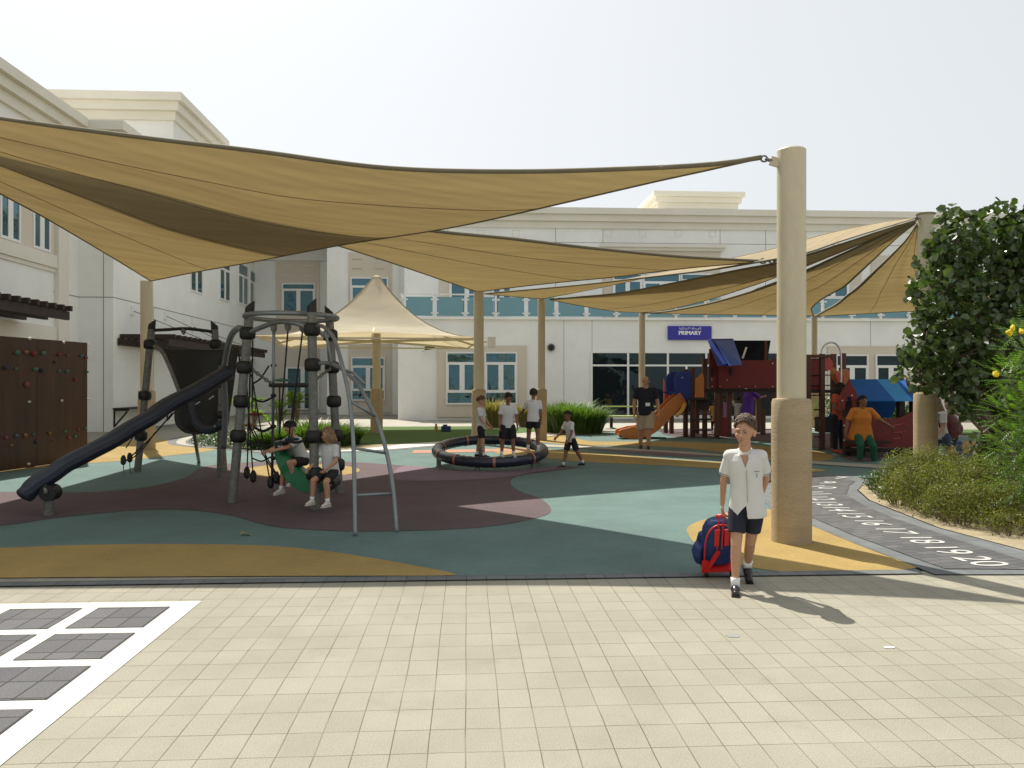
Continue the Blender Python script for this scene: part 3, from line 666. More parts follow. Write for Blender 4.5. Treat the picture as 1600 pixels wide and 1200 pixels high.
# ---------------------------------------------------------------- shade columns and sails
SG = 'cream steel columns carrying the shade sails'
def column(px, d, h, rp, rs, label, tilt=0):
    b = W(px, 600, d); t = thing('shade_column', label, 'column', (b.x, b.y, 0), SG)
    pole = MB(); pole.tube([(b.x, b.y, 1.3), (b.x, b.y, h-.015)], rp, 40); pole.lathe((b.x, b.y, h-.015), [(rp, 0), (rp-.012, .014)], 40)
    autosm(link('pole', pole, 'column', t))
    prof = [(rs, 0), (rs, .4), (rs*.995, .8), (rs, 1.2), (rs*.985, 1.41), (rs*.93, 1.445), (rp+.002, 1.45)]
    autosm(link('padded_sleeve', MB().lathe((b.x, b.y, .004), prof, 40), 'sleeve', t)); return t, b
cA, bA = column(1236.5, 8.08, 3.98, .142, .197, 'nearest cream shade column beside the boy with the trolley bag')
cB, bB = column(748, 21.3, 4.1, .135, .19, 'cream column behind the ring where the ginger haired child stands')
cC, bC = column(846, 22.6, 4.0, .105, .155, 'slim cream column behind the boy seen from behind on the ring')
cD, bD = column(229.5, 19.4, 4.12, .145, .20, 'cream column with tan sleeve behind the blue slide')
cE, bE = column(1003, 27.8, 4.1, .11, .16, 'thin cream column behind the man in the navy shirt')
cF, bF = column(1272, 28.8, 4.1, .11, .16, 'thin far cream column behind the metal hoop of the climbing tower')
cG, bG = column(1446, 13.2, 4.42, .128, .185, 'cream column half hidden by the broad leaved tree')
cH, bH = column(1234, 16.6, 4.05, .11, .16, 'cream column standing directly behind the nearest column')
cR, bR = column(1590, 27.5, 4.1, .11, .16, 'far cream column hidden behind the broad leaved tree')
def P3(lst): return [W(*p) for p in lst]
def resample(pts, n):
    pts = cr(pts, 10); L = [0]
    for i in range(1, len(pts)): L.append(L[-1]+(pts[i]-pts[i-1]).length)
    out = []; j = 0
    for i in range(n):
        s_ = L[-1]*i/(n-1)
        while j < len(L)-2 and L[j+1] < s_: j += 1
        t = (s_-L[j])/max(L[j+1]-L[j], 1e-9); out.append(pts[j].lerp(pts[j+1], min(1, max(0, t))))
    return out
def sail(label, c0, c1, d1, sag=.3, seams=(.3, .6), hem=.03, posts=(), n=48, k=26, wr=.02):
    """triangle: c0 and c1 run from the apex, d1 joins their far ends"""
    c0, c1, d1 = resample(P3(c0), n), resample(P3(c1), n), resample(P3(d1), k)
    A = c0[0]; B = c0[-1]; D = c1[-1]; d1[0] = B.copy(); d1[-1] = D.copy()
    rows = []
    for i in range(k):
        v = i/(k-1); row = []
        for j in range(n):
            u = j/(n-1)
            ruled = c0[j].lerp(c1[j], v)
            far = d1[i]; lin = B.lerp(D, v)
            p = ruled+(far-lin)*u
            s_ = sag*4*v*(1-v)*math.sin(math.pi*u)**.8
            wrk = wr*(math.sin(v*19+2*math.sin(u*5))+.45*math.sin(v*47+3*math.sin(u*4+1)))*math.sin(math.pi*u)**.6*(1-u*.3)*math.sin(math.pi*v)**.5
            p = p+Vector((0, 0, -s_+wrk)); row.append(p)
        rows.append(row)
    t = thing('shade_sail', label, 'shade sail', A, 'sand coloured shade sails')
    link('cloth', MB().grid(rows), 'sail', t, smooth=True)
    hr_ = [hem*(.25+.75*min(1, j/14)) for j in range(n)]; h = MB(); h.tube(rows[0], hr_, 6); h.tube(rows[-1], [q*.7 for q in hr_], 6); h.tube([r[-1] for r in rows], hem*.7, 6); link('hem', h, 'hem', t, smooth=True)
    for s_ in seams:
        i = int(s_*(k-1)); sm = MB(); sm.tube([p+Vector((0, 0, -.004)) for p in rows[i]], .0055, 5); link('seam', sm, 'seam', t)
    return t, rows
def chain(p, q, t, nlinks=6, r=.035, w_=.011):
    p, q = Vector(p), Vector(q); d = q-p; m = MB()
    qq = d.to_track_quat('X', 'Z').to_matrix()
    for i in range(nlinks):
        c = p+d*((i+.5)/nlinks); L = d.length/nlinks*.68; pts = []
        for j in range(10):
            a = 2*math.pi*j/10; v = Vector((L*math.cos(a), r*math.sin(a) if i % 2 else 0, 0 if i % 2 else r*math.sin(a))); pts.append(c+qq@v)
        m.tube(pts, w_, 6, closed=True)
    link('chain', m, 'steel', t, smooth=True)
L_ = (-300, 128, 9.1)
s1, r1 = sail('largest shade sail in the foreground running down to the nearest column',
   [L_, (-150, 160, 9.0), (0, 185, 8.95), (200, 212, 8.85), (400, 236, 8.75), (600, 262, 8.7), (800, 268, 8.6), (1000, 263, 8.35), (1120, 256, 8.2), (1190, 246, 8.1)],
   [L_, (-150, 222, 10.8), (0, 302, 12.9), (76, 343, 14.3), (174, 401, 16.9), (236, 439, 19.3)],
   [(1190, 248, 8.1), (1050, 277, 8.9), (830, 328, 10.5), (700, 356, 11.7), (530, 383, 13.6), (400, 408, 15.6), (300, 426, 17.6), (236, 439, 19.3)], sag=.10, seams=(.22, .42, .60, .80), hem=.026, wr=.035)
a1 = W(1190, 247, 8.1); pa = Vector((bA.x-.13, bA.y, 3.84))
chain(a1, a1.lerp(pa, .55), s1, 2, .03, .010); link('bracket', MB().bar(a1.lerp(pa, .5), pa, .03, .09), 'column', s1)
s2, r2 = sail('second shade sail hanging lower behind the largest one over the ring',
   [L_, (-40, 192, 10.3), (250, 260, 11.2), (450, 318, 12.1), (650, 357, 13.2), (800, 373, 14.1), (900, 385, 14.7), (1050, 400, 15.7), (1188, 408, 16.5)],
   [(-300, 130, 9.12), (100, 245, 12), (380, 338, 14.8), (517, 380, 16.5), (617, 412, 18.2), (702, 441, 20.2), (746, 456, 21.3)],
   [(1188, 409, 16.5), (1100, 416, 17.3), (1035, 423, 18.0), (965, 432, 18.8), (882, 440, 19.8), (800, 449, 20.8), (748, 456, 21.3)], sag=.15, seams=(.3, .62), hem=.03, wr=.04)
chain(W(1188, 408, 16.5), W(1224, 407, 16.6), s2, 5, .05, .016)
Gp = (1431, 341, 13.1)
s3, r3 = sail('narrow sail whose pale sunlit upper side shows, highest of the fan',
   [Gp, (1380, 356, 13.7), (1310, 378, 14.6), (1256, 396, 15.4), (1170, 412, 16.5), (1100, 423, 17.4), (1007, 434, 18.7), (900, 446, 20.0), (757, 459, 21.3)],
   [(1431, 340, 13.1), (1370, 349, 14.6), (1310, 361, 15.9), (1256, 375, 17.1), (1212, 388, 18.0), (1138, 405, 19.3), (1060, 421, 20.5), (1003, 435, 21.2), (920, 453, 22.0), (846, 467, 22.6)],
   [(757, 459, 21.3), (800, 463, 21.9), (846, 467, 22.6)], sag=.0, seams=(), hem=.022, wr=.008)
s4, r4 = sail('long brown sail between the slim column and the thin column behind the man',
   [(1431, 344, 13.1), (1380, 360, 13.9), (1310, 383, 14.9), (1256, 400, 15.9), (1210, 412, 16.7), (1160, 421, 17.6), (1100, 433, 18.7), (976, 457, 20.9), (910, 464, 21.8), (859, 468, 22.5)],
   [(1431, 346, 13.1), (1340, 383, 15.0), (1256, 417, 17.1), (1210, 434, 18.6), (1170, 448, 20.1), (1100, 470, 23.0), (1040, 484, 25.9), (1004, 488, 27.7)],
   [(859, 468, 22.5), (910, 478, 23.8), (960, 486, 25.7), (1004, 488, 27.7)], sag=.05, seams=(.5,), hem=.026)
s5, r5 = sail('wide low brown sail between the two thin far columns',
   [(1431, 347, 13.1), (1380, 368, 14.0), (1310, 400, 15.6), (1256, 425, 17.1), (1210, 443, 18.6), (1160, 460, 20.8), (1100, 476, 23.6), (1039, 487, 26.4), (1004, 489, 27.7)],
   [(1431, 349, 13.1), (1400, 373, 14.2), (1360, 410, 16.2), (1335, 433, 18.0), (1318, 448, 19.4), (1298, 459, 21.2), (1280, 470, 23.4), (1268, 482, 26.0), (1271, 493, 28.7)],
   [(1004, 489, 27.7), (1100, 491, 28.0), (1200, 492, 28.4), (1271, 493, 28.7)], sag=.02, seams=(.35, .7), hem=.035)
s6, r6 = sail('rightmost brown sail reaching from the far column towards the tree',
   [(1433, 350, 13.1), (1415, 376, 14.0), (1390, 402, 15.3), (1365, 426, 16.9), (1342, 448, 18.9), (1325, 461, 20.6), (1308, 475, 23.0), (1290, 485, 25.9), (1275, 494, 28.7)],
   [(1433, 352, 13.1), (1470, 400, 16.5), (1530, 450, 21.5), (1588, 487, 27.4)],
   [(1275, 494, 28.7), (1330, 491, 28.6), (1433, 486, 28.2), (1588, 487, 27.4)], sag=.1, seams=(.3, .6), hem=.04)
gt_ = Vector((bG.x, bG.y, 4.34))
chain(W(1431, 341, 13.1), gt_+Vector((-.12, 0, 0)), s3, 2, .03, .012)
ct = MB(); ct.lathe((bG.x, bG.y, 4.405), [(.15, 0), (.15, .02), (.02, .05)], 20); link('cap', ct, 'sail', cG)

# umbrella
ub = W(588.5, 600, 26.0)
um = thing('shade_umbrella', 'cream peaked fabric umbrella on a single mast over the lawn', 'umbrella', (ub.x, ub.y, 0))
um_top = W(588, 434, 26.0).z
autosm(link('mast', MB().tube([(ub.x, ub.y, 1.3), (ub.x, ub.y, um_top-.3)], .135, 24), 'column', um))
autosm(link('padded_sleeve', MB().lathe((ub.x, ub.y, .02), [(.2, 0), (.2, 1.35), (.18, 1.42), (.137, 1.43)], 24), 'sleeve', um))
zE = W(600, 526, 22.6).z; HW = 3.45; rows = []; rotu = R(4)
def ucorner(a):
    # square outline with inward-scalloped edges
    c, s_ = math.cos(a), math.sin(a); m_ = max(abs(c), abs(s_)); q = min(abs(c), abs(s_))/m_
    r = HW/m_*(1-.055*(1-q*q)); return r
NA = 96; NR = 22
for i in range(NR+1):
    t = i/NR; row = []
    for j in range(NA+1):
        a = 2*math.pi*j/NA; rr = .14+(ucorner(a)-.14)*t
        q = min(abs(math.cos(a)), abs(math.sin(a)))/max(abs(math.cos(a)), abs(math.sin(a)))
        z = zE+(um_top-zE)*((1-t)**2.35) + .16*(1-q)*t*t
        ca, sa = math.cos(a+rotu), math.sin(a+rotu)
        row.append(Vector((ub.x+rr*ca, ub.y+rr*sa, z)))
    rows.append(row)
link('canopy', MB().grid(rows), 'umbc', um, smooth=True)
sm = MB()
for j in (12, 36, 60, 84): sm.tube([r[j]+Vector((0, 0, .004)) for r in rows[:-1]], .014, 5)
link('seam', sm, 'seam', um)
link('top_cap', MB().lathe((ub.x, ub.y, um_top-.12), [(.16, 0), (.16, .14), (.03, .2)], 20), 'umbc', um)
fr = []
zF = zE-.06
cs = [Vector((ub.x+(HW*1.30)*math.cos(R(45+90*k_)+rotu), ub.y+(HW*1.30)*math.sin(R(45+90*k_)+rotu), zF+.03)) for k_ in range(4)]
for k_ in range(4):
    p, q = cs[k_], cs[(k_+1) % 4]; m_ = MB(); m_.bar(p.lerp(q, .03), p.lerp(q, .97), .04, .05); link('rim_beam', m_, 'column', um)
    ar_ = MB(); ar_.bar((ub.x, ub.y, zE+.05), cs[k_], .06, .07); link('arm', ar_, 'column', um)
    st = MB(); st.bar(((p.x+q.x)/2, (p.y+q.y)/2, zF), (ub.x, ub.y, zE+.9), .05, .06); link('strut', st, 'column', um)
fl = MB(); p = W(768, 535, 22.0)
f_ = thing('floodlight', 'small silver floodlight at the right corner of the umbrella', 'light', p)
link('housing', MB().obox(p, (.22, .16, .3)), 'silver', f_); link('lens', MB().obox(p+Vector((0, -.095, 0)), (.17, .02, .24)), 'frame', f_); link('arm', MB().bar(p+Vector((-.13, 0, 0)), p+Vector((-.45, .1, .05)), .04, .04), 'column', f_)

# ---------------------------------------------------------------- climbing wall, left
cwl = WX(137, 700, WX(137, 719, -8).x)
p0 = G(137, 718.5); p1 = G(0, 738.5); dirv = (p1-p0).normalized(); nrm = Vector((-dirv.y, dirv.x, 0)); 
if nrm.x < 0: nrm = -nrm
wall = thing('climbing_wall', 'brown plywood climbing wall dotted with coloured holds', 'climbing wall', p0)
Hh = 2.45; Lw = 6.0
for k_ in range(4):
    a = p0+dirv*(1.5*k_+.004); b = p0+dirv*(1.5*k_+1.496)
    m_ = MB(); m_.prism([a+Vector((0, 0, .02)), b+Vector((0, 0, .02)), b+Vector((0, 0, .02+Hh)), a+Vector((0, 0, .02+Hh))], -nrm*.06)
    bevel(link('panel', m_, 'ply', wall), .004)
m_ = MB()
for k_ in range(5):
    a = p0+dirv*(1.5*k_)-nrm*.13; m_.box((a.x-.05, a.y-.05, 0), (a.x+.05, a.y+.05, 2.3))
link('frame_post', m_, 'dwood', wall)
def onwall(px, py):                                 # pixel -> point on the face of the wall
    u = (px-800)/FPX; v = (600-py)/FPX; dx = Vector((sS+u*cS, cS-u*sS, v))
    o = Vector((0, 0, CAMH)); t = (p0-o).dot(nrm)/dx.dot(nrm); return o+dx*t
holds = [(26,551,'hgreen',5),(40,550,'horange',4),(52,553,'hred',5),(67,552,'hgreen',5),(92,554,'hred',4),(105,555,'hpink',3),(127,556,'hteal',4),(134,559,'hpink',4),
 (8,575,'hblue',5),(24,576,'hgreen',3),(54,577,'hgreen',5),(65,579,'hblue',5),(85,566,'hblue',3),(92,580,'hgreen',3),(104,580,'hteal',4),(135,581,'hgreen',4),(117,593,'hred',4),(41,601,'hpink',5),
 (9,684,'hpink',3.5),(25,681,'hteal',3.5),(39,680,'horange',3.5),(51,679,'hteal',3),(77,677,'horange',3),(101,674,'hgreen',3),(122,671,'hpink',3),(133,669,'hgreen',3),(17,696,'horange',3),(56,690,'hblue',3),(82,688,'hpink',2.5),(107,684,'hpink',4),(117,682,'hgreen',3),
 (46,529,'hwhite',2.6),(99,535,'hwhite',2.4),(138,539,'hwhite',2),(45,628,'hwhite',2.5),(96,626,'hwhite',2.4),(137,624,'hwhite',2),(44,725,'hwhite',2.5)]
for (px, py, mm, r) in holds:
    p = onwall(px, py); r_ = r*.0115*(.85 if mm != 'hwhite' else 1)
    m_ = MB(); m_.ell(p+nrm*.01, (r_, r_*1.15, r_*(.75+rnd()*.5)), None, 10, 7); m_.ell(p+nrm*.02+Vector((0, r_*.3, r_*.3)), (r_*.7, r_*.8, r_*.6), None, 8, 6)
    link('hold', m_, mm, wall, smooth=True)

# ---------------------------------------------------------------- climbing frame
cf = thing('climbing_frame', 'steel pole climbing frame with blue slide, black chute, ropes and green curved seat', 'climbing frame', G(430, 800))
def tub(name, pts, r, m='pipe', n=10, sm_=5, parent=None, sx=1.0):
    return link(name, MB().tube(cr(pts, sm_) if len(pts) > 2 and sm_ else pts, r, n, sx=sx), m, parent or cf, smooth=True)
def clampat(p, r, axis=None):
    prof = [(r*.72, -r*.8), (r*.98, -r*.55), (r*1.02, 0), (r*.98, r*.55), (r*.72, r*.8)]
    m_ = MB().lathe(p, prof, 16); return autosm(link('clamp', m_, 'black', cf), 50)
posts = {}
def post(key, top, bot, d, r, ys):
    b = G(*bot); t_ = W(top[0], top[1], d); b.z = 0
    dirp = (t_-b); cut = .12
    te = t_-dirp.normalized()*cut
    po = autosm(link('post', MB().tube([b, te], r, 20), 'steel', cf))
    m_ = MB(); vs = MB().tube([te+Vector((0, 0, .001)), t_], r*1.04, 16); 
    for i, v in enumerate(vs.v):                    # cap with a slanting top
        if i >= 16: vs.v[i] = (v[0], v[1], v[2]+(v[0]-t_.x)*.9*(1 if key != 'P2' and key != 'P5' else -1))
    link('end_cap', vs, 'black', cf)
    for y in ys:
        f_ = (b.z*0+1); # find point on the post at that pixel row
        lo, hi = 0.0, 1.0
        for _ in range(30):
            mid = (lo+hi)/2; q = b.lerp(t_, mid); q2 = q-Vector((0, 0, CAMH)); dd = q2.x*sS+q2.y*cS; py = 600-q2.z/dd*FPX
            if py > y: lo = mid
            else: hi = mid
        q = b.lerp(t_, lo); clampat(q, r*1.75); posts.setdefault(key, {})[y] = q
    posts[key]['t'] = t_; posts[key]['b'] = b
post('P1', (238, 504), (215, 737), 14.4, .062, (538, 618, 681))
post('P2', (335, 505), (350, 737), 14.6, .062, (538, 603))
post('P3', (391, 476), (363, 786), 10.75, .060, (521, 574, 627, 681))
post('P4', (487, 473), (492, 797), 10.0, .058, (515, 570, 682, 740))
post('P5', (514, 483), (530, 771), 11.5, .060, (524, 574, 627, 680, 726))
post('P6', (346, 560), (343, 745), 13.4, .045, (600, 648))
# top ring
cen = W(456, 492, 10.75); z_ = 2.50; rc = MB()
pts = []
for j in range(40):
    a = 2*math.pi*j/40; pts.append(Vector((cen.x+.60*math.cos(a), cen.y+.68*math.sin(a), z_)))
rc.tube(pts, .032, 10, closed=True); link('top_ring', rc, 'pipe', cf, smooth=True)
tub('arch_bar', [posts['P3'][521], W(410, 511, 10.5), W(435, 503, 10.3), W(462, 505, 10.1), posts['P4'][515]], .033)
tub('arch_bar', [posts['P4'][515], W(500, 519, 10.4), W(507, 525, 11.0), posts['P5'][524]], .03)
tub('arch_bar', [posts['P3'][521], W(374, 513, 10.9), W(362, 524, 11.2), W(354, 552, 11.5), W(350, 585, 11.8), W(352, 640, 12), W(350, 700, 12.2)], .045)
tub('arch_bar', [posts['P1'][538]+Vector((0, 0, .25)), W(262, 515, 14.4), W(290, 513.5, 14.4), W(315, 516, 14.5), posts['P2'][538]+Vector((0, 0, .22))], .03, 'black')
for (px, py, d) in ((428, 512, 10.4), (450, 510, 10.3), (473, 512, 10.2), (287, 517, 14.4)):
    p = W(px, py, d); autosm(link('rope_hanger', MB().lathe(p+Vector((0, 0, -.07)), [(.012, 0), (.04, .04), (.045, .09), (.03, .12)], 12), 'steel', cf))
# ladder: two bent rails with three rungs
rA = cr([W(488, 513, 10.05), W(500, 509, 9.9), W(510, 514, 9.75), W(522, 529, 9.6), W(533, 563, 9.35), W(540, 592, 9.2), W(547, 630, 9.0), W(552, 690, 8.75), W(554, 760, 8.55), G(555, 838)], 6)
rB = cr([W(489, 570, 10.05), W(507, 567, 9.95), W(523, 570, 9.85), W(540, 581, 9.7), W(560, 602, 9.5), W(578, 633, 9.3), W(592, 665, 9.15), W(606, 715, 8.95), W(615, 770, 8.75), G(620, 832)], 6)
link('ladder_rail', MB().tube(rA, .024, 10), 'pipe', cf, smooth=True); link('ladder_rail', MB().tube(rB, .024, 10), 'pipe', cf, smooth=True)
tub('ladder_brace', [W(508, 517, 9.8), W(513, 540, 9.8), W(518, 568, 9.86)], .018)
tub('ladder_brace', [W(536, 577, 9.3), W(552, 583, 9.45), W(570, 600, 9.4)], .018)
for a, b in (((550, 628, 9.0), (587, 651, 9.2)), ((552.5, 700, 8.7), (603, 708, 8.97)), ((554, 774, 8.52), (615.5, 771, 8.75))): tub('rung', [W(*a), W(*b)], .017)
# blue slide: ribbed shallow trough along a bent spine
sp_ = [W(356, 579, 11.35), W(350, 583, 11.3), W(332, 594, 11.2), W(300, 612, 11.0), W(260, 632, 10.75), (W(235, 650, 10.55)), W(200, 670, 10.35), W(168, 690, 10.15), W(133, 708, 10.0), W(103, 723, 9.85), W(82, 738, 9.75), W(62, 750, 9.65), W(51, 758, 9.6), W(44, 766, 9.57), W(37, 773, 9.55), W(33, 777, 9.53)]
sp_ = cr(sp_, 3); m_ = MB(); rws = []
for i, p in enumerate(sp_):
    t = (sp_[min(i+1, len(sp_)-1)]-sp_[max(i-1, 0)]).normalized(); side = t.cross(Vector((0, 0, 1))).normalized(); up = side.cross(t).normalized()
    e = min(1, (len(sp_)-1-i)/3.0+.25, i/2+.7)
    row = []
    for j in range(29):
        a = 2*math.pi*j/28; rr = (.118+.008*math.cos(a*9))*e
        row.append(p+side*math.cos(a)*rr*1.25+up*(math.sin(a)*rr*(1.0 if math.sin(a) < 0 else .72)))
    rws.append(row)
m_.grid(rws); m_.add([q for q in rws[-1][:-1]], [tuple(range(28))]); m_.add([q for q in rws[0][:-1]], [tuple(range(28))])
link('slide', m_, 'slide', cf, smooth=True)
ft = G(76, 806); autosm(link('slide_foot', MB().tube([(ft.x, ft.y, 0), W(77, 776, 9.66)], .058, 16), 'steel', cf))
hc = W(77, 770, 9.6); autosm(link('slide_hub', MB().tube([hc+Vector((0, -.05, 0)), hc+Vector((0, .12, 0))], .098, 24), 'black', cf)); tub('slide_brace', [hc+Vector((0, -.07, 0)), W(70, 755, 9.6)], .022, 'steel', 8, 0)
# black scooped chute between the rear posts
prof = [W(252, 546, 14.3), W(262, 566, 14.2), W(272, 590, 14.1), W(279, 612, 14.0), W(276, 632, 13.9), W(273, 650, 13.8), W(277, 664, 13.75), W(290, 674, 13.7), W(310, 676, 13.6)]
prof = cr(prof, 4); rws = []
for j in range(12):
    v = j/11; rws.append([p.lerp(Vector((W(347, 560, 13.3).x, p.y-.2, p.z+ (0 if i < 3 else .02*i*v*.2))), v)+Vector((0, math.sin(v*math.pi)*.28, 0)) for i, p in enumerate(prof)])
m_ = MB().grid(rws); o_ = link('chute', m_, 'chute', cf, smooth=True); so_ = o_.modifiers.new('solid', 'SOLIDIFY'); so_.thickness = .03
tub('chute_rim', [posts['P1'][538], W(252, 548, 14.3), W(262, 566, 14.2), W(272, 590, 14.1), W(280, 612, 14.0)], .035, 'steel')
m_ = MB(); pts = [W(299, 610, 13.5), W(301, 640, 13.4), W(308, 660, 13.3), W(320, 671, 13.2), W(335, 670, 13.1), W(348, 662, 13.0)]; tub('chute_lip', pts, .07, 'slide')
b_ = G(311, 722); tub('chute_leg', [W(303, 676, 13.8), (b_.x, b_.y, 0)], .032, 'steel', 10, 0)
for (a, b) in (((306, 632), (313, 628)), ((327, 624), (334, 619)), ((335, 667), (339, 664)), ((357, 679), (364, 675))): link('bolt', MB().tube([W(*a, 13.0), W(*b, 13.0)], .012, 6), 'silver', cf)
# green curved seat with end hubs
outer = [W(428, 690, 10.6), W(427, 703, 10.6), W(433, 727, 10.5), W(445, 748, 10.5), W(462, 764, 10.4), W(485, 771, 10.3), W(505, 768, 10.25), W(521, 757, 10.2)]
inner = [W(449, 690, 10.6), W(448, 703, 10.6), W(452, 718, 10.5), W(462, 731, 10.5), W(475, 740, 10.4), W(490, 746, 10.3), W(505, 747, 10.25), W(518, 744, 10.2)]
oc, ic = cr(outer, 5), cr(inner, 5); poly = oc+ic[::-1]
m_ = MB(); k_ = len(oc); off = Vector((.03, .30, 0))
vs = []; fs = []
for a, b in zip(oc, ic): vs += [a, b, b+off, a+off]
for i in range(k_-1):
    for j in range(4): fs.append((4*i+j, 4*i+(j+1) % 4, 4*i+4+(j+1) % 4, 4*i+4+j))
fs += [(0, 1, 2, 3), (4*k_-1, 4*k_-2, 4*k_-3, 4*k_-4)]
m_.add(vs, fs); bevel(autosm(link('curved_seat', m_, 'green', cf), 40), .012, 3)
for (px, py, d) in ((440, 697, 10.55), (516, 757, 10.15)):
    p = W(px, py, d); autosm(link('hub', MB().tube([p+Vector((0, -.06, 0)), p+Vector((0, .36, 0))], .075, 20), 'black', cf)); q = MB()
    for s_ in (-1, 1): q.tube([p+Vector((s_*.018, -.062, 0)), p+Vector((s_*.018, -.075, 0))], .012, 8)
    link('bolt', q, 'silver', cf)
tub('seat_arm', [W(442, 692, 10.5), W(452, 690, 10.3), W(466, 691, 10.1), posts['P4'][682]], .018, 'black')
# hanging tray with chains, thin pole, ropes and steps
tr_ = MB(); tr_.bar(W(424, 602, 10.6), W(484, 602, 10.3), .12, .055); bevel(link('tray', tr_, 'black', cf), .02)
chain(posts['P3'][574]+Vector((.1, 0, -.03)), W(425, 600, 10.6), cf, 9, .022, .009); chain(W(484, 600, 10.4), posts['P5'][574], cf, 9, .022, .009)
tub('thin_pole', [W(428, 514, 10.4), W(427, 640, 10.8), G(425, 763)], .021, 'pipe', 8, 0)
for y in (571, 618, 666, 716): p = W(427.5, y, 10.7); link('clamp', MB().ell(p, (.04, .04, .028)), 'black', cf, smooth=True)
for a, b, r_ in (((450, 516, 10.3), (437, 676, 10.6), .011), ((473, 516, 10.2), (449, 700, 10.5), .011), ((381, 540, 11.2), (388, 640, 11.6), .011), ((372, 545, 11.2), (384, 630, 11.6), .011),
   ((384, 575, 10.9), (396, 748, 11.4), .010), ((391, 575, 10.8), (386, 742, 11.6), .010), ((393, 585, 10.8), (423, 757, 11.2), .010), ((395, 532, 10.8), (394, 640, 11.4), .010), ((396, 670, 11.2), (440, 752, 11.2), .009), ((390, 665, 11.4), (433, 745, 11.2), .009),
   ((437, 600, 10.6), (437, 680, 10.7), .010), ((463, 598, 10.5), (455, 690, 10.6), .010), ((270, 645, 13.9), (197, 720, 13.9), .013), ((243, 675, 14.2), (207, 716, 14.2), .011), ((228, 640, 14.4), (197, 700, 14.2), .011),
   ((394, 600, 11.2), (420, 572, 10.7), .012), ((395, 622, 11.2), (424, 622, 10.7), .014), ((398, 668, 11.2), (424, 668, 10.7), .02), ((395, 716, 11.3), (423, 714, 10.8), .011), ((385, 690, 11.3), (440, 692, 10.6), .012)):
    p, q = W(*a), W(*b); mid = (p+q)/2+Vector((0, 0, -.02 if abs(p.x-q.x) < .2 else -.05)); tub('rope', [p, mid, q], r_, 'rope', 6, 4)
for (px, py, d) in ((386, 742, 11.6), (396, 748, 11.4), (423, 757, 11.2), (432, 750, 11.2), (440, 755, 11.2), (193, 722, 13.9), (203, 718, 14.1)):
    p = W(px, py, d); autosm(link('rope_anchor', MB().lathe((p.x, p.y, p.z-.05), [(.02, 0), (.045, .03), (.045, .12), (.022, .17)], 12), 'black', cf)); q = MB(); q.tube([(p.x, p.y, p.z-.05), (p.x+.01, p.y, .0)], .008, 6); link('anchor_rod', q, 'steel', cf)
for (px, py, d, mm) in ((400, 647, 11.3, 'hred'), (391, 664, 11.4, 'horange'), (441, 594, 10.5, 'hgreen'), (475, 601, 10.4, 'hgreen'), (456, 686, 10.5, 'hblue')):
    p = W(px, py, d); m_ = MB(); m_.lathe(p+Vector((0, 0, -.02)), [(.03, 0), (.05, .01), (.05, .035), (.03, .045)], 12)
    for j in range(5): a = j*2*math.pi/5; m_.ell(p+Vector((.065*math.cos(a), .065*math.sin(a), 0)), (.035, .035, .018), None, 8, 6)
    link('flower_step', m_, mm, cf, smooth=True)

# ---------------------------------------------------------------- balance ring
rc_ = W(766, 600, 15.6); RR = 1.03; zt_ = .30
rg = thing('balance_ring', 'large tilted black balance ring with copper coloured bands on short legs', 'play ring', (rc_.x, rc_.y, 0))
def ringp(a, rr=RR, dz=0): return Vector((rc_.x+rr*math.cos(a), rc_.y+rr*math.sin(a), zt_+.135*math.sin(a)/1.0+dz))
NR_ = 96; rws = []
m_ = MB(); n_ = 16; vs = []; fs = []
for i in range(NR_):
    a = 2*math.pi*i/NR_; c = ringp(a); rad = Vector((math.cos(a), math.sin(a), 0)); 
    rip = .004*math.cos(i*math.pi)
    for j in range(n_):
        b = 2*math.pi*j/n_; vs.append(c+rad*(.112+rip)*math.cos(b)+Vector((0, 0, (.100+rip)*math.sin(b))))
for i in range(NR_):
    for j in range(n_): fs.append((i*n_+j, ((i+1) % NR_)*n_+j, ((i+1) % NR_)*n_+(j+1) % n_, i*n_+(j+1) % n_))
m_.add(vs, fs); M['tyre'] = mat('worn_black_tyre', (.018, .023, .040), .26, var=.3, scale=9, bump=.5, bscale=30)
link('ring_tube', m_, 'tyre', rg, smooth=True)
M['copper'] = mat('copper_band', (.38, .17, .09), .5, .3)
for dg in (-88, -45, -12, 30, 75, 118, 165, 205, 232):
    vs = []; fs = []
    for q, da in enumerate((-.022, .022)):
        a = R(dg)+da; c = ringp(a); rad = Vector((math.cos(a), math.sin(a), 0))
        for j in range(n_): b = 2*math.pi*j/n_; vs.append(c+rad*.120*math.cos(b)+Vector((0, 0, .108*math.sin(b))))
    for j in range(n_): fs.append((j, n_+j, n_+(j+1) % n_, (j+1) % n_))
    link('band', MB().add(vs, fs), 'copper', rg, smooth=True)
for dg in (-105, -40, 195, 100, 20):
    c = ringp(R(dg)); autosm(link('leg', MB().tube([(c.x, c.y, 0), (c.x, c.y, c.z-.07)], .045, 14), 'steel', rg))

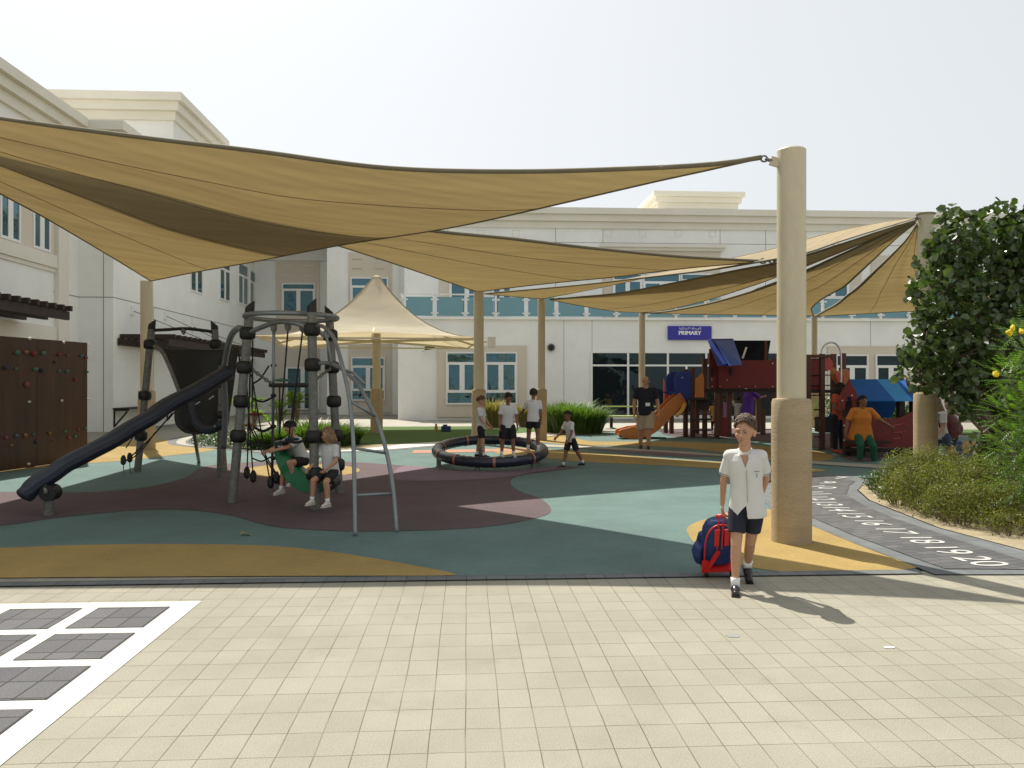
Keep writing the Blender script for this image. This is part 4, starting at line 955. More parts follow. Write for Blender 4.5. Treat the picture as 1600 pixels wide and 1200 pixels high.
# ---------------------------------------------------------------- red and blue play tower
pt = thing('play_tower', 'timber play tower with dark red panels, blue roof and orange slide', 'play tower', G(1120, 683))
def tbox(nm, pa, ya_, pb, yb_, d, th, m, bev=.01):     # upright board facing the camera
    a = W(pa, ya_, d); b = W(pb, yb_, d); u_ = Vector((a.x, a.y, b.z)); fw = Vector((sS, cS, 0))*th
    m_ = MB().prism([(a.x, a.y, b.z), (b.x, b.y, b.z), (b.x, b.y, a.z), (a.x, a.y, a.z)], fw); o = link(nm, m_, m, pt if PT is None else PT)
    return bevel(o, bev) if bev else o
PT = None
def tpost(px, yt, yb_, m='wood', w_=.13, par=None):
    b = G(px, yb_); d = Gd(yb_); z = CAMH+(600-yt)/FPX*d; fw = Vector((px*0, 0, 0))
    o = link('post', MB().box((b.x-w_/2, b.y-w_/2, 0), (b.x+w_/2, b.y+w_/2, z)), m, par or pt); bevel(o, .012); return o
for (px, yt, yb_) in ((1040, 592, 677), (1049, 590, 678), (1071, 577, 683), (1082, 575, 684), (1089, 600, 678), (1101, 560, 684), (1126, 600, 680), (1120, 600, 684), (1210, 560, 682), (1184, 600, 676), (1192, 640, 680), (1139, 606, 683)): tpost(px, yt, yb_)
dT = 23.6
for (a, b, yb2) in ((1123, 1210, 606), ): 
    tbox('red_panel', 1108, 545, 1122, 607, dT, .05, 'red'); tbox('red_panel', 1122.5, 563, 1212, 607, dT-.1, .05, 'red')
for (pa, pb) in ((1111, 1112.5), (1114, 1115.5), (1141, 1144)): tbox('slot', pa, 575, pb, 587, dT-.14 if pa > 1120 else dT-.04, .03, 'black', 0)
# roof: bright blue sloping sheet, dark underside half
rf = [W(1105, 532, 22.9), W(1143, 531, 23.2), W(1160, 570, 22.6), W(1125, 572, 22.4)]
m_ = MB().prism([W(1105.5, 532, 23.5), W(1146, 531.5, 24.2), W(1159.5, 570, 23.0), W(1121, 572, 22.6)], (0, .03, .05)); link('roof', m_, 'blue', pt)
m_ = MB().prism([W(1116, 532, 23.4), W(1146, 531.5, 24.1), W(1159.5, 570, 22.9), W(1139, 571.5, 22.65)], (0, -.012, -.004)); M['blue2'] = mat('brighter_blue_panel', (.04, .12, .50), .4); link('roof_stripe', m_, 'blue2', pt)
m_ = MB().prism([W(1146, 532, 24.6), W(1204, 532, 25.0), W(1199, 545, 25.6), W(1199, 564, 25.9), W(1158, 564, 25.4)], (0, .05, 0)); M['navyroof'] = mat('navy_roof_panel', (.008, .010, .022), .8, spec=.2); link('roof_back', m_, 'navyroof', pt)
tbox('roof_post', 1195, 533, 1199, 565, 24.6, .1, 'wood')
link('light_tube', MB().tube([W(1160, 560, 24), W(1166, 543, 24.2)], .03, 8), 'frame', pt)
tbox('floor_beam', 1100, 607.5, 1212, 613, dT, .1, 'dwood'); tbox('back_panel', 1140, 613, 1212, 650, 28.2, .05, 'chute', 0)
# orange slide with blue hood
hood = [W(1055, 612, 23.6), W(1053, 596, 23.6), W(1057, 584, 23.6), W(1066, 580, 23.6), W(1080, 581, 23.6), W(1080, 624, 23.6), W(1076, 626, 23.6), W(1058, 617, 23.6)]
for dx in (0, .75): bevel(link('slide_hood', MB().prism([p+Vector((-dx*.08, dx, 0)) for p in [W(1044, 612, 23.5)]+cr(hood[:5], 3)+hood[5:]], (.0, .05, 0)), 'blue', pt), .01)
spn = [W(1068, 621, 23.6), W(1058, 629, 23.5), W(1046, 641, 23.4), W(1033, 655, 23.3), W(1020, 667, 23.2), W(1005, 674, 23.1), W(985, 677, 23.05), W(967, 676, 23.0)]
spn = cr(spn, 4)
for nm_, y0_, hgt in (('slide_side', 0, .30), ('slide_side', .55, .30)):
    top = []; bot = []
    for i, p in enumerate(spn):
        t = (spn[min(i+1, len(spn)-1)]-spn[max(i-1, 0)]).normalized(); up = Vector((t.z*(-1 if t.x > 0 else 1), 0, abs(t.x))).normalized()
        e = .18*min(1, .35+(len(spn)-1-i)/6); top.append(p+up*e+Vector((0, y0_, 0))); bot.append(p-up*e+Vector((0, y0_, 0)))
    m_ = MB().prism(top+bot[::-1], (0, .05, 0)); bevel(link('slide_side', m_, 'orange', pt), .012)
rws = [[p+Vector((0, .05, -.06)) for p in spn], [p+Vector((0, .55, -.06)) for p in spn]]
o_ = link('slide_bed', MB().grid(rws), 'orange', pt, smooth=True)
tub('slide_stand', [W(968, 679, 23.2), W(968, 682.5, 23.2), W(1040, 684, 23.3)], .02, 'black', 8, 0, pt)
bevel(link('slide_arch', MB().tube(cr([W(1057, 650, 23.3), W(1066, 640, 23.4), W(1070, 630, 23.4)], 4), .06, 10), 'yellowp', pt), .001)
tbox('red_panel', 1038, 595, 1046, 625, 24.6, .04, 'redl')
yp = [W(1087, 592, 23.2), W(1093, 588, 23.2), W(1098, 582, 23.2), W(1100, 590, 23.2), W(1100, 621, 23.2), W(1086, 621, 23.2)]
bevel(link('orange_panel', MB().prism(yp, (0, .05, 0)), 'orange', pt), .006)
for y in (654, 671): tbox('ladder_step', 1084, y, 1112, y+2.5, 23.3, .2, 'dwood')
tbox('platform', 1082, 621, 1110, 625, 23.2, .8, 'dwood'); tbox('under_panel', 1088, 625, 1108, 640, 23.6, .04, 'dwood')
for (pa, ya_, m2) in ((1116, 656, 'wood'), (1127, 656, 'red')): tbox('low_panel', pa, 652, pa+10, 681, 23.4, .05, m2)
bo = MB()
for px in (1113, 1125, 1155, 1180, 1207):
    for y in (604,): bo.ell(W(px, y, dT-.14), (.02, .012, .02), None, 6, 5)
for px, y in ((1112, 593), (1136, 594), (1207, 568), (1129, 564), (1146, 565), (1066, 590)): bo.ell(W(px, y, dT-.2), (.022, .012, .022), None, 6, 5)
link('bolt', bo, 'silver', pt)
# right wing of the tower: net frame, red boards, hoop
for (px, yt, yb_) in ((1262, 558, 706), (1284, 553, 703), (1302, 553, 700), (1317, 552, 700)): tpost(px, yt, yb_, w_=.12)
dS = 19.3
tbox('red_panel', 1262, 560, 1281, 609, dS, .04, 'red'); c = W(1291, 569, dS+.2); bevel(link('red_disc', MB().tube([c, c+Vector((0, .04, 0))], .17, 24), 'redl', pt), .004)
tbox('top_beam', 1258, 554, 1302, 559, dS-.1, .1, 'wood'); tbox('deck_beam', 1262, 609, 1318, 614, dS, .1, 'dwood')
tub('hoop', [W(1283, 556, dS), W(1284, 547, dS), W(1289, 539, dS), W(1299, 535, dS), W(1308, 539, dS), W(1313, 549, dS), W(1314, 570, dS), W(1314, 604, dS)], .022, 'silver', 8, 5, pt)
fl_ = cr([W(1298, 577, dS+.3), W(1303, 574, dS+.3), W(1310, 580, dS+.3), W(1318, 577, dS+.3), W(1326, 578, dS+.3), W(1326, 592, dS+.3), W(1318, 603, dS+.3), W(1308, 600, dS+.3), W(1300, 590, dS+.3)], 3, closed=True)
bevel(link('orange_panel', MB().prism(fl_, (0, .04, 0)), 'orange', pt), .005)
hs_ = cr([W(1305, 586, dS+.2), W(1311, 583, dS+.2), W(1318, 588, dS+.2), W(1318, 603, dS+.2), W(1313, 602, dS+.2)], 3, closed=True); link('red_shape', MB().prism(hs_, (0, .03, 0)), 'redl', pt)
for y in (587, 603, 618): tub('rung', [W(1258, y, dS-.05), W(1300, y-1, dS+.05)], .015, 'black', 6, 0, pt)
for y in (640, 654, 668, 682): tub('rung', [W(1272, y, dS-.05), W(1285, y, dS+.05)], .02, 'wood', 6, 0, pt)
m_ = MB()
tbox('low_box', 1285, 652, 1300, 676, dS+.2, .5, 'chute', 0)
# ---------------------------------------------------------------- red playhouse cart
ph = thing('playhouse', 'red wooden playhouse bench with striped blue pitched roof', 'playhouse', G(1375, 712)); PT = ph
dH = 17.5
g1 = cr([W(1328, 592, dH), W(1332, 603, dH), W(1338, 612, dH), W(1340, 628, dH), W(1340, 640, dH)], 4); g0 = cr([W(1313, 640, dH), W(1314, 622, dH), W(1318, 610, dH), W(1325, 600, dH), W(1328, 592, dH)], 4)
arch = cr([W(1332, 640, dH), W(1332, 628, dH), W(1327, 620, dH), W(1322, 624, dH), W(1320, 640, dH)], 4)
bevel(link('gable', MB().prism(g0[:-1]+g1+arch, (0, .05, 0)), 'red', ph), .006)
bevel(link('gable', MB().prism(cr([W(1417, 590, dH+.2), W(1420, 592, dH+.2), W(1424, 605, dH+.2), W(1431, 615, dH+.2), W(1433, 620, dH+.2), W(1433, 634, dH+.2), W(1429, 634, dH+.2), W(1424, 615, dH+.2), W(1418, 600, dH+.2)], 3, closed=True), (0, .05, 0)), 'red', ph), .004)
roofq = [W(1328.5, 594.5, dH+.9), W(1418, 594.5, dH+.9), W(1432, 627, dH-.1), W(1341, 627, dH-.1)]
def rq(u, v): return roofq[0].lerp(roofq[1], u).lerp(roofq[3].lerp(roofq[2], u), v)
for a0, a1_, m2 in ((0, .46, 'mblue'), (.46, .77, 'lblue'), (.77, 1.0, 'mblue')):
    # stripes run straight down the slope of the roof and slant in the photo
    sh = .0 ; q = [rq(a0, 0), rq(a1_, 0), rq(min(1, a1_+.17*(a1_ < 1)), 1), rq(a0+.17*(a0 > 0), 1)]
    link('roof_board', MB().prism(q, (0, .015, .03)), m2, ph)
rear = [roofq[0]+Vector((0, 0, 0)), roofq[1], roofq[1]+Vector((.1, .9, -.9)), roofq[0]+Vector((-.1, .9, -.9))]
link('roof_board', MB().prism(rear, (0, .02, .03)), 'mblue', ph)
fp = [W(1317, 655, dH), W(1340, 652, dH)] + cr([W(1364, 652, dH), W(1392, 654, dH), W(1410, 651, dH), W(1430, 640, dH)], 4)+[W(1435, 700, dH), W(1320, 698, dH)]
bevel(link('front_panel', MB().prism(fp, (0, .05, 0)), 'red', ph), .008)
link('seat_bench', MB().prism([W(1320, 688, dH-.02), W(1380, 688, dH-.02), W(1380, 692, dH-.02), W(1320, 692, dH-.02)], (0, -.35, 0)), 'dwood', ph)
tbox('base_beam', 1318, 700.5, 1434, 706, dH, .1, 'dwood'); tbox('base_beam', 1318, 700.5, 1434, 706, dH+1.0, .1, 'dwood')
for px in (1407, 1427, 1323, 1345): tpost(px, 626, 712, 'dwood', .14, ph)
for px in (1330, 1405): tbox('support', px, 706, px+14, 712, dH+.1, .3, 'dwood', 0)
ln = MB()
for (a, b) in (((1411, 661), (1415, 664)), ((1411, 673), (1415, 676)), ((1395, 665), (1412, 662)), ((1395, 666), (1396, 675)), ((1396, 676), (1410, 675)), ((1395, 686), (1408, 684)), ((1408, 677), (1412, 684))): ln.tube([W(*a, dH-.01), W(*b, dH-.01)], .008, 5)
link('carved_line', ln, 'redl', ph)
bo = MB()
for px, y in ((1430, 645), (1431, 690), (1319, 665), (1319, 688), (1316, 626), (1331, 618)): bo.ell(W(px, y, dH-.01), (.02, .012, .02), None, 6, 5)
link('bolt', bo, 'silver', ph)

# ---------------------------------------------------------------- bench and small things
be = thing('park_bench', 'pale lime slatted bench on black legs in front of the dark glazing', 'bench', G(985, 668))
dB = 28.5
for y in (634, 649.5): a = W(941, y+2, dB); b = W(1032, y, dB); link('slat', MB().prism([a, (b.x, b.y, a.z), b, (a.x, a.y, b.z)], (0, .05, 0)), 'limeslat', be)
a = W(941, 652, dB-.5); b = W(1032, 649.5, dB-.5); link('slat', MB().prism([a, (b.x, b.y, a.z), b, (a.x, a.y, b.z)], (0, .4, 0)), 'limeslat', be)
for px in (955, 1020):
    a = W(px, 640, dB+.1); m_ = MB(); m_.box((a.x-.05, a.y-.05, 0), (a.x+.05, a.y+.03, a.z)); m_.box((a.x-.05, a.y-.6, 0), (a.x+.05, a.y-.053, .05)); link('leg', m_, 'black', be)
for px0, nm_, lab in ((697, 'blue_box', 'small blue crate left on the lawn by the ring'),):
    b = G(px0, 675); t = thing('crate', lab, 'crate', b); bevel(link('body', MB().box((b.x-.16, b.y-.12, .02), (b.x+.16, b.y+.12, .2)), 'bagb', t), .02); link('lid', MB().box((b.x-.1, b.y-.08, .203), (b.x+.04, b.y+.08, .25)), 'blue', t)
b = G(681.5, 675); t = thing('bottle', 'orange drinks bottle standing on the lawn', 'bottle', b); autosm(link('body', MB().lathe((b.x, b.y, .02), [(.05, 0), (.05, .17), (.03, .2)], 14), 'orange', t)); link('cap', MB().lathe((b.x, b.y, .221), [(.032, 0), (.032, .05)], 12), 'black', t)
p = G(385, 837); q = MB().grid([[p+Vector((-.06+.03*i, -.03+.06*j, .02+.02*math.sin(i+j))) for i in range(5)] for j in range(2)]); tag(link('dry_leaf', q, 'dryleaf', smooth=True, origin=p), 'curled dry leaf lying on the teal rubber near the front', 'leaf')
def blot(px, py, rx, ry, name, label, cat, m='scrapes', z=.0025):
    p = G(px, py); m_ = MB(); n = 22; vs = [(p.x, p.y, z)]+[(p.x+rx*math.cos(2*math.pi*i/n)*(.85+.3*rnd()), p.y+ry*math.sin(2*math.pi*i/n)*(.85+.3*rnd()), z) for i in range(n)]
    m_.add(vs, [(0, 1+i, 1+(i+1) % n) for i in range(n)]); o = link(name, m_, m, origin=p)
    return tag(o, label, cat)
blot(1390, 1012, .034, .018, 'paper_scrap', 'white paper scrap lying on the sand pavers at right', 'litter', 'label', .004)
o = blot(1145, 993, .05, .04, 'paving_stain', 'x', 'x'); 
del o['label']; del o['category']; o['kind'] = 'structure'
# ---------------------------------------------------------------- plants
def leafmesh(mb, p, nrm, size, asp=1.0, fold=.25, k=6):
    """one leaf: pointed oval folded along its midrib"""
    nrm = nrm.normalized(); t = nrm.orthogonal().normalized(); t = Matrix.Rotation(rnd()*6.283, 3, nrm) @ t; s_ = nrm.cross(t)
    L = size; w_ = size*asp*.5
    if k >= 6:
        vs = [p, p+t*L*.3+s_*w_+nrm*fold*w_, p+t*L*.72+s_*w_*.85+nrm*fold*w_, p+t*L, p+t*L*.72-s_*w_*.85+nrm*fold*w_, p+t*L*.3-s_*w_+nrm*fold*w_]
        mb.add(vs, [(0, 1, 2, 3), (0, 3, 4, 5)])
    else:
        mb.add([p, p+t*L*.5+s_*w_, p+t*L, p+t*L*.5-s_*w_], [(0, 1, 2, 3)])
def rv(): 
    while True:
        v = Vector((rnd()*2-1, rnd()*2-1, rnd()*2-1))
        if .05 < v.length < 1: return v.normalized()
# broad leaved tree
tb = W(1585, 600, 12.0); tb.z = 0
tree = thing('broad_leaved_tree', 'large tree with broad round glossy leaves at the right edge', 'tree', tb)
tk = MB()
tops = []
tk.tube(cr([tb, tb+Vector((-.1, 0, .6)), tb+Vector((-.05, .1, 1.3)), tb+Vector((.1, .1, 2.2))], 4), [.11]*4+[.1]*4+[.08]*4+[.06], 10)
clumps = [(1500,372,11.6,.42),(1480,410,11.7,.40),(1468,455,11.6,.42),(1480,500,11.5,.50),(1545,372,12.0,.42),(1590,385,12.0,.5),(1640,390,12,.7),(1530,430,12.0,.65),(1600,450,12.2,.8),(1520,500,11.9,.7),(1445,545,11.4,.33),(1435,575,11.4,.30),(1490,560,11.5,.50),(1550,560,12,.7),
          (1500,598,11.6,.32),(1462,592,11.4,.22),(1545,600,11.9,.45),(1503,640,11.3,.17),(1525,650,11.2,.16),(1600,600,12.4,.8),(1680,470,12.2,1.1),(1680,580,12.6,.9),(1570,345,12.1,.3),(1490,345,11.8,.22),(1560,700,12.2,.32),(1535,690,11.9,.2),(1545,720,11.9,.22),(1470,390,11.6,.22),(1600,680,12.5,.5),(1520,622,11.5,.20),(1492,618,11.4,.14),(1570,660,12.0,.35),(1590,725,12.3,.35)]
cr_ = MB()
for (px, py, d, r) in clumps:
    c = W(px, py, d)
    st = tb+Vector((0, .1, min(max(c.z*.55, .5), 2.0))); md = st.lerp(c, .5)+Vector((0, 0, -.1)); tk.tube(cr([st, md, c], 4), [.045-.0035*i for i in range(9)], 6)
    for k_ in range(6): tk.tube([c, c+rv()*r*.8], [.012, .004], 4)
    n = int(185*(r/.45)**2)
    for i in range(n):
        v = rv(); rad = r*(.55+.5*rnd()**.6); p = c+Vector((v.x*rad, v.y*rad, v.z*rad*.95))
        if p.z < .05: continue
        leafmesh(cr_, p, (v*.6+rv()*1.0+Vector((0, 0, .45))), .07+.09*rnd(), .98, .35)
link('trunk', tk, 'bark', tree, smooth=True); link('crown', cr_, 'leafbig', tree)
# foreground-right feathery shrub with yellow flowers
sb_ = W(1640, 600, 8.9); sb_.z = 0
ys = thing('flowering_shrub', 'lime green feathery shrub with a few yellow flowers at the right edge', 'shrub', sb_)
stm = MB(); fo = MB(); flw = MB()
for (px, py, d, r) in ((1590,545,9.0,.20),(1575,590,8.9,.24),(1600,590,8.9,.3),(1575,640,8.8,.22),(1595,650,8.7,.34),(1578,685,8.7,.22),(1600,710,8.6,.36),(1580,730,8.8,.2),(1640,560,9.1,.4),(1650,660,9.0,.5),(1585,755,8.7,.22),(1590,515,9.1,.12)):
    c = W(px, py, d); stm.tube(cr([sb_, sb_.lerp(c, .6)+Vector((.1, 0, .15)), c], 4), [.02-.0017*i for i in range(9)], 5)
    for i in range(int(46*(r/.25)**2)):
        v = rv(); st = c+v*r*(.3+.6*rnd()); dr = (v+Vector((-.2, -.2, .25))).normalized(); L = .12+.1*rnd(); prev = st
        for k_ in range(6):                             # pinnate leaf: narrow leaflets either side
            q = st+dr*L*(k_+1)/6+Vector((0, 0, -.02*(k_/6)**2)); s2 = dr.cross(Vector((0, 0, 1))).normalized()
            for sg_ in (-1, 1):
                tip = q+(s2*sg_*.9+dr*.6).normalized()*(.045-.003*k_)+Vector((0, 0, -.01)); wv_ = dr*.007
                fo.add([q-wv_, q+wv_, tip+wv_*.2, tip-wv_*.2], [(0, 1, 2, 3)])
            prev = q
        fo.tube([st, st+dr*L], .0018, 3)
for (px, py) in ((1577, 520), (1583, 513), (1597, 517), (1556, 584)):
    c = W(px, py, 8.8)
    flw = MB()
    for k_ in range(9): flw.ell(c+rv()*.022, (.016, .016, .02), None, 6, 5)
    link('flower', flw, 'flower', ys, smooth=True)
link('stem', stm, 'bark', ys); link('foliage', fo, 'leaflime', ys)
def shrub(name, label, cat, blobs, lm, lsz, dens, stemn=20, asp=.5, group=None, seedstraw=0):
    c0 = W(*blobs[0][:3]); c0.z = 0; t = thing(name, label, cat, c0, group); st = MB(); fo = MB()
    for (px, py, d, r, rz) in blobs:
        c = W(px, py, d)
        for k_ in range(stemn):
            v = rv(); v.z = abs(v.z); b = Vector((c.x+v.x*r*.4, c.y+v.y*r*.4, .012)); e = Vector((c.x+v.x*r*.95, c.y+v.y*r*.95, c.z+v.z*rz*.95)); st.tube([b, b.lerp(e, .5)+Vector((v.x*.03, v.y*.03, .02)), e], [.006, .004, .002], 4, cap=False)
        for i in range(int(dens*r*r*4)):
            v = rv(); rad = .55+.5*rnd()**.7; p = Vector((c.x+v.x*r*rad, c.y+v.y*r*rad, c.z+v.z*rz*rad))
            if p.z < .03+.1*rnd(): continue
            leafmesh(fo, p, v+rv()*.9+Vector((0, 0, .4)), lsz*(.7+.7*rnd()), asp, .2, 4)
    link('stem', st, 'bark', t); link('foliage', fo, lm, t); return t
shrub('olive_shrub', 'wide olive green small leaved shrub in the sand bed at right', 'shrub',
  [(1420,744,11.2,.42,.40),(1455,741,11.0,.45,.42),(1500,746,10.7,.5,.46),(1440,768,10.0,.40,.38),(1490,772,9.7,.48,.45),(1540,768,9.9,.52,.46),(1405,770,10.4,.28,.30),(1500,792,9.1,.40,.34),(1545,800,8.9,.44,.36),(1590,800,9.0,.45,.36),(1580,825,8.4,.3,.2),(1640,810,8.8,.5,.4),(1465,800,9.5,.3,.2),(1455,728,11.2,.3,.2),(1420,735,11.4,.3,.2)], 'leafshrub', .027, 5600, 26)
shrub('low_dark_shrub', 'small dark green shrub at the left tip of the sand bed', 'shrub', [(1375,757,11.6,.22,.22),(1365,750,12.0,.15,.16),(1383,770,11.0,.15,.12)], 'leafdark', .045, 3200, 14, .45)
shrub('mid_green_shrub', 'mid green bushy shrub between the olive shrub and the flowering one', 'shrub', [(1560,750,10.4,.42,.3),(1600,745,10.5,.45,.32),(1590,770,9.9,.4,.3),(1530,735,10.8,.25,.2),(1640,760,10.2,.5,.4)], 'leafdark', .05, 2300, 14, .4)
shrub('planter_groundcover', 'low dark green groundcover in the kerbed bed behind the black chute', 'plant', [(330,690,20.5,.5,.16),(365,695,20,.6,.16),(400,698,19.5,.6,.15),(345,682,22,.7,.2),(420,695,20,.6,.2)], 'leafdark', .06, 900, 10)
shrub('low_hedge', 'bright green shrub beyond the playhouse window opening', 'shrub', [(1370,640,27,.9,.6),(1345,640,27,.7,.5),(1390,650,26,.9,.5),(1296,640,27,.5,.6)], 'grass', .10, 500, 10)
def tuft(name, label, specs, m='grass', group=None, cat='grass clump', n=420):
    px, py, d, hh, rr = specs[0]; c0 = W(px, 600, d); c0.z = 0; t = thing(name, label, cat, c0, group); mb = MB()
    for (px, py, d, hh, rr) in specs:
        c = W(px, 600, d); c.z = .01
        for i in range(n):
            a = rnd()*6.283; r0 = rr*.55*rnd()**.5; b = c+Vector((math.cos(a)*r0, math.sin(a)*r0, 0)); lean = .2+1.0*rnd()*rr/hh; h_ = hh*(.65+.5*rnd()); a2 = a+(rnd()-.5)*1.2
            o = Vector((math.cos(a2), math.sin(a2), 0)); wv_ = Vector((-math.sin(a2), math.cos(a2), 0))*(.008+.008*rnd()); prev = None
            pts = [b, b+o*lean*h_*.22+Vector((0, 0, h_*.5)), b+o*lean*h_*.62+Vector((0, 0, h_*.88)), b+o*lean*h_*1.0+Vector((0, 0, h_*(.92 if rnd() < .6 else 1.05)))]
            vs = []
            for q, k_ in zip(pts, (1, 1, .7, .1)): vs += [q-wv_*k_, q+wv_*k_]
            mb.add(vs, [(0, 1, 3, 2), (2, 3, 5, 4), (4, 5, 7, 6)])
    link('blades', mb, m, t); return t
tuft('fountain_grass', 'big green fountain grass mound right of the slim column', [(880,672,25.8,.86,.7),(905,672,25.6,.84,.75),(925,670,25.8,.72,.6),(865,672,26.2,.78,.5),(892,670,27.2,.92,.8)], n=1000)
tuft('fountain_grass', 'green grass tufts in the bed behind the green curved seat', [(455,690,19.8,.50,.7),(490,688,20.2,.62,.7),(525,690,20.5,.55,.6),(545,690,21,.42,.5),(430,690,19.8,.38,.6),(410,692,19.6,.32,.5)], n=700)
tuft('dry_grass', 'dry yellow grass tuft between the first two boys on the ring', [(768,668,29.3,.95,.45),(776,668,29.5,.8,.4)], 'straw', n=500)
tuft('dry_grass', 'dry yellow grass tuft left of the boy seen from behind', [(820,668,29.3,.75,.4),(828,668,29.3,.7,.4)], 'straw', n=420)
# frangipani
for i_, (px, py, d, lab) in enumerate(((432, 640, 22.5, 'frangipani bush with long pale green leaves in front of the classroom door'), (458, 628, 23.2, 'taller frangipani sprig with upright leaves behind the front steel pole'), (386, 632, 22.5, 'sparse frangipani bush with sunlit leaves behind the leaning pole'))):
    c = W(px, 600, d); c.z = 0; t = thing('frangipani', lab, 'plant', c, 'frangipani plants in the kerbed bed'); st = MB(); fo = MB()
    for k_ in range(7):
        tip = W(px+(rnd()-.5)*34, py+(rnd()-.3)*26, d+(rnd()-.5)*.5); st.tube(cr([c, c.lerp(tip, .6)+Vector((rnd()*.1, 0, -.05)), tip], 3), [.03, .028, .026, .022, .02, .018, .015], 6)
        for j in range(15):
            a = rnd()*6.283; el = .1+rnd()*.9; dr = Vector((math.cos(a)*math.cos(el), math.sin(a)*math.cos(el), math.sin(el))); s2 = dr.cross(Vector((0, 0, 1))).normalized(); L = .26+.14*rnd()
            q = tip+dr*L*.5; e = tip+dr*L+Vector((0, 0, -.05)); w2 = s2*.038
            fo.add([tip, q+w2, e, q-w2], [(0, 1, 2, 3)])
    link('stem', st, 'bark', t, smooth=True); link('leaves', fo, 'leafpl', t)

